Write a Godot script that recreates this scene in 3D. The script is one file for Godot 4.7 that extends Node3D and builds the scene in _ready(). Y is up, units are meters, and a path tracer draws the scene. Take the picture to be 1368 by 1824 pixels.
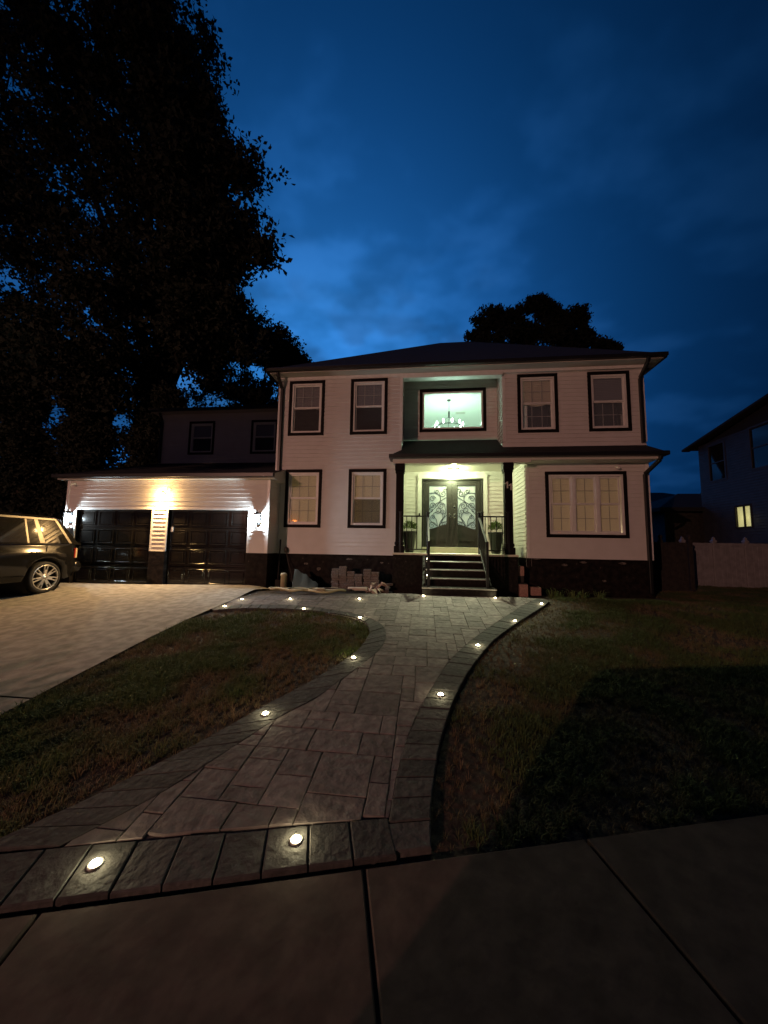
extends Node3D
# A two-storey house at dusk: porch and garage lamps lit, a paver path with puck lights, a street lamp behind the camera.

var rng := RandomNumberGenerator.new()
var M := {}
var taken := {}
var hills := FastNoiseLite.new()

# ---------------------------------------------------------------- ground height
func edge_z(x: float) -> float:            # the edge between the front yard and the public pavement
	return 7.66 - 0.26 * (clampf(x, -14.0, 12.0) - 1.0)

func G(x: float, z: float) -> float:       # the yard falls about one in ten from the house to the pavement
	var e := edge_z(x)
	var g := -0.1 * maxf(0.0, minf(z, e) - 1.7) - 0.02 * clampf(z - e, 0.0, 3.0)
	g -= 0.022 * clampf(-3.2 - x, 0.0, 4.5)
	g -= 0.1 * clampf((1.6 - z) / 1.0, 0.0, 1.0) * clampf((x + 3.4) / 0.3, 0.0, 1.0)
	return g

# ---------------------------------------------------------------- things and parts
func numbered(called: String) -> String:
	var n: int = taken.get(called, 0)
	taken[called] = n + 1
	return called if n == 0 else "%s_%03d" % [called, n]

func tag(o: Node, label: String, category: String, group := "") -> void:
	o.set_meta("label", label)
	o.set_meta("category", category)
	if group != "":
		o.set_meta("group", group)

func thing(called: String, label: String, category: String, at := Vector3.ZERO, turn := 0.0, group := "") -> Node3D:
	var o := Node3D.new()
	o.name = numbered(called)
	add_child(o)
	o.position = at
	o.rotation.y = turn
	tag(o, label, category, group)
	return o

func hold(o: Node3D, called: String, parent: Node) -> void:
	if parent == self:
		o.name = numbered(called)
		add_child(o)
	else:
		var k: String = "parts_of_%d" % parent.get_instance_id()
		var d: Dictionary = taken.get(k, {})
		var n: int = d.get(called, 0)
		d[called] = n + 1
		taken[k] = d
		o.name = called if n == 0 else "%s_%03d" % [called, n]
		parent.add_child(o)

func part(called: String, parent: Node, at := Vector3.ZERO, b := Basis.IDENTITY) -> Node3D:
	var o := Node3D.new()
	hold(o, called, parent)
	o.transform = Transform3D(b, at)
	return o

func put(mesh: Mesh, called: String, m: Material, parent: Node = self, at := Vector3.ZERO, b := Basis.IDENTITY) -> MeshInstance3D:
	var o := MeshInstance3D.new()
	o.mesh = mesh
	o.material_override = m
	hold(o, called, parent)
	o.transform = Transform3D(b, at)
	return o

func obj(st: SurfaceTool, called: String, m: Material, parent: Node = self, at := Vector3.ZERO) -> MeshInstance3D:
	return put(done(st), called, m, parent, at)

func structure(o: Node) -> Node:
	o.set_meta("kind", "structure")
	return o

# ---------------------------------------------------------------- shapes
func flat() -> SurfaceTool:
	var st := SurfaceTool.new()
	st.begin(Mesh.PRIMITIVE_TRIANGLES)
	st.set_smooth_group(-1)
	return st

func smooth() -> SurfaceTool:
	var st := SurfaceTool.new()
	st.begin(Mesh.PRIMITIVE_TRIANGLES)
	st.set_smooth_group(0)
	return st

func done(st: SurfaceTool) -> ArrayMesh:
	st.generate_normals()
	return st.commit()

func tri(st: SurfaceTool, a: Vector3, b: Vector3, c: Vector3) -> void:
	st.add_vertex(a)
	st.add_vertex(b)
	st.add_vertex(c)

func quad(st: SurfaceTool, a: Vector3, b: Vector3, c: Vector3, d: Vector3) -> void:
	tri(st, a, b, c)
	tri(st, a, c, d)

# a box with chamfered edges; e = 0 gives a plain box
func bx(st: SurfaceTool, c: Vector3, s: Vector3, e := 0.0, b := Basis.IDENTITY) -> void:
	var h := s * 0.5
	if e <= 0.0:
		var p: Array[Vector3] = []
		for k in 8:
			p.append(c + b * Vector3(h.x if k & 1 else -h.x, h.y if k & 2 else -h.y, h.z if k & 4 else -h.z))
		quad(st, p[4], p[6], p[7], p[5])
		quad(st, p[1], p[3], p[2], p[0])
		quad(st, p[0], p[2], p[6], p[4])
		quad(st, p[5], p[7], p[3], p[1])
		quad(st, p[2], p[3], p[7], p[6])
		quad(st, p[4], p[5], p[1], p[0])
		return
	var i := h - Vector3(e, e, e)
	# three vertices for each corner: on the x face, on the y face, on the z face
	var v := []
	for k in 8:
		var sg := Vector3(1.0 if k & 1 else -1.0, 1.0 if k & 2 else -1.0, 1.0 if k & 4 else -1.0)
		v.append([c + b * (sg * Vector3(h.x, i.y, i.z)), c + b * (sg * Vector3(i.x, h.y, i.z)), c + b * (sg * Vector3(i.x, i.y, h.z))])
	quad(st, v[4][2], v[6][2], v[7][2], v[5][2])
	quad(st, v[1][2], v[3][2], v[2][2], v[0][2])
	quad(st, v[0][0], v[2][0], v[6][0], v[4][0])
	quad(st, v[5][0], v[7][0], v[3][0], v[1][0])
	quad(st, v[2][1], v[3][1], v[7][1], v[6][1])
	quad(st, v[4][1], v[5][1], v[1][1], v[0][1])
	for k in [0, 2, 4, 6]:                      # edges along x join the y and z faces
		quad(st, v[k][1], v[k + 1][1], v[k + 1][2], v[k][2])
	for k in [0, 1, 4, 5]:                      # along y: x and z faces
		quad(st, v[k][0], v[k + 2][0], v[k + 2][2], v[k][2])
	for k in [0, 1, 2, 3]:                      # along z: x and y faces
		quad(st, v[k][0], v[k + 4][0], v[k + 4][1], v[k][1])
	for k in 8:
		tri(st, v[k][0], v[k][1], v[k][2])

func span(st: SurfaceTool, a: Vector3, b: Vector3, e := 0.0) -> void:      # a box from corner to corner
	bx(st, (a + b) * 0.5, (b - a).abs(), e)

func bar(st: SurfaceTool, a: Vector3, b: Vector3, w: float, h: float, e := 0.0) -> void:    # a box beam from a to b
	var d := b - a
	var z := d.normalized()
	var x := Vector3.UP.cross(z)
	if x.length() < 0.01:
		x = Vector3.RIGHT
	x = x.normalized()
	bx(st, (a + b) * 0.5, Vector3(w, h, d.length()), e, Basis(x, z.cross(x), z))

func tube(st: SurfaceTool, p: PackedVector3Array, r0: float, r1 := -1.0, sides := 6, caps := true) -> void:
	if r1 < 0.0:
		r1 = r0
	var n := p.size()
	var rings := []
	var x := Vector3.ZERO
	for i in n:
		var d := (p[mini(i + 1, n - 1)] - p[maxi(i - 1, 0)]).normalized()
		if i == 0:
			x = d.cross(Vector3.UP if absf(d.y) < 0.9 else Vector3.RIGHT).normalized()
		else:
			x = (x - d * x.dot(d)).normalized()
		var y := d.cross(x)
		var r := lerpf(r0, r1, float(i) / maxf(1.0, n - 1.0))
		var ring := PackedVector3Array()
		for k in sides:
			var a := TAU * k / sides
			ring.append(p[i] + (x * cos(a) + y * sin(a)) * r)
		rings.append(ring)
	for i in n - 1:
		for k in sides:
			var k2 := (k + 1) % sides
			quad(st, rings[i][k], rings[i][k2], rings[i + 1][k2], rings[i + 1][k])
	if caps:
		for k in range(1, sides - 1):
			tri(st, rings[0][0], rings[0][k + 1], rings[0][k])
			tri(st, rings[n - 1][0], rings[n - 1][k], rings[n - 1][k + 1])

func lathe(st: SurfaceTool, profile: Array, sides: int, xf := Transform3D.IDENTITY) -> void:   # profile of [radius, height]
	for i in profile.size() - 1:
		for k in sides:
			var a := TAU * k / sides
			var b := TAU * (k + 1) / sides
			var d0 := Vector3(cos(a), 0, sin(a))
			var d1 := Vector3(cos(b), 0, sin(b))
			var lo: Array = profile[i]
			var hi: Array = profile[i + 1]
			var p: Vector3 = xf * (d0 * lo[0] + Vector3.UP * lo[1])
			var q: Vector3 = xf * (d1 * lo[0] + Vector3.UP * lo[1])
			var r: Vector3 = xf * (d1 * hi[0] + Vector3.UP * hi[1])
			var s: Vector3 = xf * (d0 * hi[0] + Vector3.UP * hi[1])
			if lo[0] > 1e-5:
				tri(st, p, s if hi[0] > 1e-5 else r, q)
			if hi[0] > 1e-5:
				tri(st, q, s, r)

func prism(st: SurfaceTool, poly: PackedVector2Array, z0: float, z1: float, xf := Transform3D.IDENTITY) -> void:   # outline in x, y with depth along z
	var t := Geometry2D.triangulate_polygon(poly)
	for i in range(0, t.size(), 3):
		var a := poly[t[i]]
		var b := poly[t[i + 1]]
		var c := poly[t[i + 2]]
		tri(st, xf * Vector3(a.x, a.y, z1), xf * Vector3(b.x, b.y, z1), xf * Vector3(c.x, c.y, z1))
		tri(st, xf * Vector3(a.x, a.y, z0), xf * Vector3(c.x, c.y, z0), xf * Vector3(b.x, b.y, z0))
	for i in poly.size():
		var a := poly[i]
		var b := poly[(i + 1) % poly.size()]
		quad(st, xf * Vector3(a.x, a.y, z0), xf * Vector3(b.x, b.y, z0), xf * Vector3(b.x, b.y, z1), xf * Vector3(a.x, a.y, z1))

func curve(pts: Array, step: float) -> PackedVector2Array:      # a smooth line through points, evenly sampled
	var c := Curve2D.new()
	c.bake_interval = 0.02
	for i in pts.size():
		var p: Vector2 = pts[i]
		var a: Vector2 = pts[maxi(i - 1, 0)]
		var b: Vector2 = pts[mini(i + 1, pts.size() - 1)]
		var t := (b - a) / 6.0
		c.add_point(p, -t, t)
	var n := maxi(1, int(round(c.get_baked_length() / step)))
	var out := PackedVector2Array()
	for i in n + 1:
		out.append(c.sample_baked(c.get_baked_length() * i / n, true))
	return out

# ---------------------------------------------------------------- materials
func srgb(r: float, g: float, b: float) -> Color:
	return Color(r, g, b).linear_to_srgb()

func mat(called: String, c: Color, rough := 0.7, metal := 0.0) -> StandardMaterial3D:
	var m := StandardMaterial3D.new()
	m.resource_name = called
	m.albedo_color = c
	m.roughness = rough
	m.metallic = metal
	M[called] = m
	return m

func noise_tex(seed_: int, freq: float, stops: Array, size := 512, kind := FastNoiseLite.TYPE_SIMPLEX_SMOOTH, octaves := 5) -> NoiseTexture2D:
	var n := FastNoiseLite.new()
	n.seed = seed_
	n.noise_type = kind
	n.frequency = freq
	n.fractal_octaves = octaves
	var t := NoiseTexture2D.new()
	t.width = size
	t.height = size
	t.seamless = true
	t.noise = n
	if stops.size() > 0:
		var g := Gradient.new()
		var o := PackedFloat32Array()
		var c := PackedColorArray()
		for s in stops:
			o.append(s[0])
			c.append(s[1])
		g.offsets = o
		g.colors = c
		t.color_ramp = g
	return t

# base colour lo..hi (linear) in a cloudy pattern; relief in centimetres
func patchy(called: String, lo: Vector3, hi: Vector3, rough: float, scale: float, seed_: int, relief := 0.0, freq := 0.012, fleck := Vector3.ZERO) -> StandardMaterial3D:
	var m := mat(called, Color.WHITE, rough)
	var stops := [[0.22, srgb(lo.x, lo.y, lo.z)], [0.5, srgb((lo.x + hi.x) * 0.5, (lo.y + hi.y) * 0.5, (lo.z + hi.z) * 0.5)], [0.78, srgb(hi.x, hi.y, hi.z)]]
	if fleck != Vector3.ZERO:
		stops.append([0.9, srgb(hi.x, hi.y, hi.z)])
		stops.append([0.93, srgb(fleck.x, fleck.y, fleck.z)])
	m.albedo_texture = noise_tex(seed_, freq, stops)
	m.uv1_triplanar = true
	m.uv1_world_triplanar = true
	m.uv1_scale = Vector3.ONE * scale
	if relief > 0.0:
		m.heightmap_enabled = true
		m.heightmap_texture = noise_tex(seed_ + 7, 0.02, [])
		m.heightmap_scale = relief
	return m

func glow(called: String, c: Color, energy: float) -> StandardMaterial3D:
	var m := mat(called, Color(0.9, 0.9, 0.9), 0.4)
	m.emission_enabled = true
	m.emission = c
	m.emission_energy_multiplier = energy
	return m

func lamp(parent: Node, at: Vector3, c: Color, energy: float, size := 0.03, reach := 30.0) -> OmniLight3D:
	var l := OmniLight3D.new()
	l.light_color = c
	l.light_energy = energy
	l.light_size = size
	l.omni_range = reach
	l.omni_attenuation = 2.0
	l.shadow_enabled = true
	hold(l, "light", parent)
	l.position = at
	return l

func make_materials() -> void:
	patchy("siding", Vector3(0.61, 0.59, 0.56), Vector3(0.645, 0.625, 0.6), 0.5, 0.35, 11)
	patchy("vinyl", Vector3(0.66, 0.65, 0.62), Vector3(0.72, 0.71, 0.69), 0.4, 0.8, 12)
	mat("shaded_grille", srgb(0.4, 0.385, 0.36), 0.5)  # white window bars greyed: their backlit shade is put into the colour
	patchy("smear", Vector3(0.07, 0.06, 0.052), Vector3(0.17, 0.15, 0.13), 0.9, 3.0, 58)
	mat("black_trim", srgb(0.009, 0.007, 0.0065), 0.55)
	mat("black_metal", srgb(0.012, 0.012, 0.012), 0.38)
	mat("soffit", srgb(0.55, 0.52, 0.46), 0.6)
	patchy("shingle", Vector3(0.009, 0.009, 0.0095), Vector3(0.018, 0.018, 0.019), 0.95, 1.4, 13, 0.6, 0.05)
	patchy("foundation", Vector3(0.008, 0.0065, 0.006), Vector3(0.02, 0.016, 0.014), 0.62, 0.55, 14, 0.9, 0.02, Vector3(0.1, 0.09, 0.08))
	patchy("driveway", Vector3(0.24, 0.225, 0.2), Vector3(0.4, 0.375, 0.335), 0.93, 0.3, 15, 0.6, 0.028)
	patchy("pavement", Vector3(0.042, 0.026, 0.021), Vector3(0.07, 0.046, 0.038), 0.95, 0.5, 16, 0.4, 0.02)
	patchy("asphalt", Vector3(0.035, 0.035, 0.036), Vector3(0.065, 0.063, 0.06), 0.9, 0.5, 17, 0.5, 0.03)
	patchy("soil", Vector3(0.02, 0.014, 0.01), Vector3(0.06, 0.042, 0.028), 0.98, 0.7, 18, 2.0, 0.03)
	patchy("bed", Vector3(0.05, 0.038, 0.03), Vector3(0.12, 0.09, 0.066), 0.98, 0.9, 19, 1.2, 0.03)
	patchy("sand", Vector3(0.06, 0.052, 0.045), Vector3(0.12, 0.1, 0.086), 0.98, 2.0, 20)
	for k in 4:
		var t: float = [0.8, 0.95, 1.1, 1.25][k]
		patchy("paver_%d" % k, Vector3(0.105, 0.086, 0.083) * t, Vector3(0.18, 0.152, 0.146) * t, 0.82, 0.9, 30 + k, 0.9, 0.016)
	for k in 3:
		var t: float = [0.8, 1.0, 1.25][k]
		patchy("charcoal_%d" % k, Vector3(0.032, 0.03, 0.029) * t, Vector3(0.058, 0.055, 0.053) * t, 0.85, 1.2, 40 + k, 0.8, 0.018)
	patchy("block", Vector3(0.11, 0.095, 0.085), Vector3(0.22, 0.19, 0.17), 0.92, 1.5, 50, 0.4, 0.03)
	patchy("red_block", Vector3(0.27, 0.15, 0.12), Vector3(0.38, 0.23, 0.19), 0.92, 1.0, 51, 0.5, 0.03)
	mat("tread", srgb(0.02, 0.018, 0.017), 0.28)
	mat("nosing", srgb(0.3, 0.29, 0.27), 0.4, 0.4)
	patchy("riser", Vector3(0.008, 0.0065, 0.006), Vector3(0.018, 0.015, 0.013), 0.5, 1.0, 52, 0.3, 0.02, Vector3(0.1, 0.09, 0.08))
	mat("cream", srgb(0.62, 0.58, 0.46), 0.6)
	mat("door_paint", srgb(0.03, 0.028, 0.026), 0.42)
	mat("iron", srgb(0.01, 0.01, 0.01), 0.5)
	mat("chrome", srgb(0.6, 0.6, 0.6), 0.18, 1.0)
	mat("garage_paint", srgb(0.011, 0.0095, 0.0085), 0.13)
	mat("weather_seal", srgb(0.14, 0.12, 0.1), 0.8)
	var g := mat("pane", Color(0.75, 0.8, 0.82, 0.1), 0.03)
	g.transparency = BaseMaterial3D.TRANSPARENCY_ALPHA
	var s := mat("screen", Color(0.1, 0.095, 0.095, 0.32), 0.9)
	s.transparency = BaseMaterial3D.TRANSPARENCY_ALPHA
	mat("blind", srgb(0.74, 0.7, 0.56), 0.7)
	M.blind.backlight_enabled = true
	M.blind.backlight = Color(0.6, 0.56, 0.44)
	for k in ["foundation", "riser", "black_trim"]:
		M[k].metallic_specular = 0.2
	mat("shade", srgb(0.2, 0.175, 0.175), 0.85)
	mat("shade_blue", srgb(0.19, 0.19, 0.22), 0.85)
	mat("room", srgb(0.015, 0.016, 0.024), 0.9)  # near-black, stands for the darkness of unlit rooms
	mat("plaster", srgb(0.78, 0.79, 0.76), 0.85)
	mat("white_plastic", srgb(0.75, 0.74, 0.7), 0.4)
	var p := mat("car_paint", srgb(0.008, 0.0075, 0.007), 0.1, 0.0)
	p.metallic_specular = 0.4
	mat("car_glass", srgb(0.012, 0.011, 0.009), 0.04)
	mat("pillar_sheen", srgb(0.12, 0.105, 0.08), 0.4, 0.3)  # beige stands for light reflected in the dark car paint
	mat("rubber", srgb(0.018, 0.017, 0.016), 0.8)
	mat("alloy", srgb(0.62, 0.6, 0.56), 0.3, 0.75)
	mat("tail_red", srgb(0.3, 0.03, 0.02), 0.15)
	mat("tail_clear", srgb(0.55, 0.45, 0.3), 0.15)
	patchy("bark", Vector3(0.02, 0.016, 0.012), Vector3(0.06, 0.048, 0.036), 0.95, 1.5, 53, 2.0, 0.04)
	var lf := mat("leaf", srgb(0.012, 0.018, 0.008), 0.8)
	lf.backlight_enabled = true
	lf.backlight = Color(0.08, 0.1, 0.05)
	var pl := mat("pot_plant", srgb(0.09, 0.13, 0.04), 0.7)
	pl.backlight_enabled = true
	pl.backlight = Color(0.2, 0.25, 0.08)
	var gr := mat("grass", Color.WHITE, 0.85)
	gr.vertex_color_use_as_albedo = true
	patchy("fence_white", Vector3(0.2, 0.195, 0.2), Vector3(0.26, 0.255, 0.26), 0.5, 0.6, 54)
	patchy("dark_wood", Vector3(0.012, 0.01, 0.009), Vector3(0.03, 0.025, 0.02), 0.8, 1.0, 55)
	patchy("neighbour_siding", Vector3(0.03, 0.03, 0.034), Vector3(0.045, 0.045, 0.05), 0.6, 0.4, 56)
	patchy("beige_siding", Vector3(0.42, 0.36, 0.29), Vector3(0.5, 0.43, 0.35), 0.6, 0.4, 57)
	mat("hose", srgb(0.42, 0.36, 0.22), 0.6)
	mat("dark_hose", srgb(0.05, 0.045, 0.035), 0.6)
	mat("tarp", srgb(0.05, 0.05, 0.036), 0.85)
	mat("paper", srgb(0.62, 0.55, 0.45), 0.85)
	mat("gold", srgb(0.62, 0.58, 0.5), 0.4, 0.2)
	glow("warm_bulb_glow", Color(1.0, 0.78, 0.42), 26.0)
	glow("cool_bulb_glow", Color(0.9, 0.97, 1.0), 16.0)
	glow("porch_lamp_glow", Color(0.9, 1.0, 0.62), 6.0)
	glow("candle_bulb_glow", Color(0.86, 1.0, 0.93), 12.0)
	glow("puck_lamp_glow", Color(1.0, 0.95, 0.76), 30.0)
	glow("street_lamp_glow", Color(1.0, 0.66, 0.5), 10.0)
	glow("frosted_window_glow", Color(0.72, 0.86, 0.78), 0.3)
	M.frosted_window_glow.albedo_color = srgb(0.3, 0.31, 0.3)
	glow("lit_window_glow", Color(0.8, 0.78, 0.5), 0.5)
	glow("candle_lamp_glow", Color(1.0, 0.5, 0.16), 3.0)

# ---------------------------------------------------------------- house pieces
# lapped boards from y0 to y1 along u from o, facing n, round holes given as Rect2(s, y, width, height)
func siding(st: SurfaceTool, o: Vector3, u: Vector3, n: Vector3, w: float, y0: float, y1: float, holes := [], lap := 0.114, proud := 0.02) -> void:
	var ya := y0
	while ya < y1 - 0.001:
		var yb := minf(ya + lap, y1)
		var cuts := [ya, yb]
		for h in holes:
			for c in [h.position.y, h.end.y]:
				if c > ya + 0.001 and c < yb - 0.001:
					cuts.append(c)
		cuts.sort()
		for k in cuts.size() - 1:
			var p: float = cuts[k]
			var q: float = cuts[k + 1]
			var mid := (p + q) * 0.5
			var free := [Vector2(0, w)]
			for h in holes:
				if mid > h.position.y and mid < h.end.y:
					var next := []
					for f in free:
						if h.end.x <= f.x or h.position.x >= f.y:
							next.append(f)
							continue
						if h.position.x > f.x:
							next.append(Vector2(f.x, h.position.x))
						if h.end.x < f.y:
							next.append(Vector2(h.end.x, f.y))
					free = next
			var dp := lerpf(proud, 0.002, (p - ya) / lap)
			var dq := lerpf(proud, 0.002, (q - ya) / lap)
			for f in free:
				var a: Vector3 = o + u * f.x
				var b: Vector3 = o + u * f.y
				quad(st, a + Vector3.UP * p + n * dp, a + Vector3.UP * q + n * dq, b + Vector3.UP * q + n * dq, b + Vector3.UP * p + n * dp)
				if k == 0:
					quad(st, a + Vector3.UP * p, a + Vector3.UP * p + n * dp, b + Vector3.UP * p + n * dp, b + Vector3.UP * p)
		ya = yb

func wall(house: Node, o: Vector3, u: Vector3, n: Vector3, w: float, y0: float, y1: float, holes := [], m := "siding") -> void:
	var st := flat()
	siding(st, o, u, n, w, y0, y1, holes)
	var inner := o - n * 0.12
	siding(st, inner, u, -n, w, y0, y1, holes, 50.0, 0.0)
	obj(st, "siding_wall", M[m], house)

func ring(st: SurfaceTool, w: float, h: float, t: float, z0: float, z1: float, y := 0.0, x := 0.0, e := 0.0) -> void:   # four boards round a rectangle
	span(st, Vector3(x - w / 2, y + h - t, z0), Vector3(x + w / 2, y + h, z1), e)
	span(st, Vector3(x - w / 2, y, z0), Vector3(x + w / 2, y + t, z1), e)
	span(st, Vector3(x - w / 2, y + t, z0), Vector3(x - w / 2 + t, y + h - t, z1), e)
	span(st, Vector3(x + w / 2 - t, y + t, z0), Vector3(x + w / 2, y + h - t, z1), e)

func blind_mesh(w: float, h: float, lap := 0.05, sag := 0.0) -> ArrayMesh:
	var st := flat()
	var n := int(h / lap)
	for i in n:
		var y := h - i * lap
		for k in 6:
			var a := -w / 2 + w * k / 6.0
			var b := -w / 2 + w * (k + 1) / 6.0
			var da := sag * (pow(2.0 * absf(a) / w, 2.0)) * (float(i) / n)
			var db := sag * (pow(2.0 * absf(b) / w, 2.0)) * (float(i) / n)
			quad(st, Vector3(a, y + da, -0.004), Vector3(b, y + db, -0.004), Vector3(b, y + db - lap, 0.012), Vector3(a, y + da - lap, 0.012))
			quad(st, Vector3(a, y + da - lap, 0.012), Vector3(b, y + db - lap, 0.012), Vector3(b, y + db - lap, -0.004), Vector3(a, y + da - lap, -0.004))
	return done(st)

# one double-hung sash window inside a w by h opening whose bottom centre is the origin
func sashes(win: Node, w: float, h: float, x: float, y: float, cols: int, low_grid: bool, up_grid := true) -> void:
	var half := h / 2.0
	for up in [true, false]:
		var yb: float = y + half if up else y
		var z: float = -0.02 if up else -0.045
		var st := flat()
		ring(st, w, half + (0.0 if up else 0.02), 0.038, z - 0.022, z, yb, x, 0.003)
		obj(st, "sash", M.vinyl, win)
		st = flat()
		bx(st, Vector3(x, yb + half / 2, z - 0.012), Vector3(w - 0.07, half - 0.06, 0.004))
		obj(st, "pane", M.pane, win)
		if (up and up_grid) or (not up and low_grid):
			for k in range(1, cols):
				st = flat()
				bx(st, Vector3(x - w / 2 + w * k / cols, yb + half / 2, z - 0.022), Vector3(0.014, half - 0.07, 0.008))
				obj(st, "muntin", M.shaded_grille, win)
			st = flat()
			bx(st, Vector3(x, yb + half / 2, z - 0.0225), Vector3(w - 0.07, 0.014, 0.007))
			obj(st, "muntin", M.shaded_grille, win)

func sash_window(house: Node, at: Vector3, w: float, h: float, cols: int, low_grid: bool, shade: String, cover := 1.0, screen := false, sag := 0.0, b := Basis.IDENTITY, up_grid := true) -> Node3D:
	var win := part("window", house, at, b)
	var st := flat()
	ring(st, w, h, 0.085, 0.0, 0.036, 0.0, 0.0, 0.004)
	obj(st, "trim", M.black_trim, win)
	st = flat()
	ring(st, w - 0.165, h - 0.165, 0.05, -0.1, 0.014, 0.0825, 0.0, 0.003)
	obj(st, "frame", M.vinyl, win)
	sashes(win, w - 0.265, h - 0.265, 0.0, 0.1325, cols, low_grid, up_grid)
	var ch := (h - 0.26) * cover
	put(blind_mesh(w - 0.26, ch, 0.05, sag), "blind", M[shade], win, Vector3(0, h - 0.13 - ch, -0.095))
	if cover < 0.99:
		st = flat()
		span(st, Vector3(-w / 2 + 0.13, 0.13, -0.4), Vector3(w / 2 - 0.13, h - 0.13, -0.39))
		obj(st, "dark_room_sheet", M.room, win)  # dark sheet behind the glass; shade of the unlit room put into its colour
	if screen:
		st = flat()
		bx(st, Vector3(0, 0.13 + (h - 0.265) / 4, -0.03), Vector3(w - 0.33, (h - 0.265) / 2 - 0.03, 0.002))
		obj(st, "insect_screen", M.screen, win)
	return win

func hole(x: float, y: float, w: float, h: float, x0: float) -> Rect2:        # the opening under a window's trim
	return Rect2(x - w / 2 + 0.07 - x0, y + 0.07, w - 0.14, h - 0.14)

func spiral(c: Vector2, from: Vector2, turns: float, shrink := 0.2) -> PackedVector2Array:
	var out := PackedVector2Array()
	var d := from - c
	var n := int(absf(turns) * 16) + 2
	for i in n + 1:
		var t := float(i) / n
		out.append(c + d.rotated(TAU * turns * t) * lerpf(1.0, shrink, t))
	return out

func downspout(house: Node, pts: Array) -> void:
	var st := flat()
	for i in pts.size() - 1:
		bar(st, pts[i], pts[i + 1], 0.075, 0.085, 0.01)
	obj(st, "downspout", M.black_metal, house)

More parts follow.
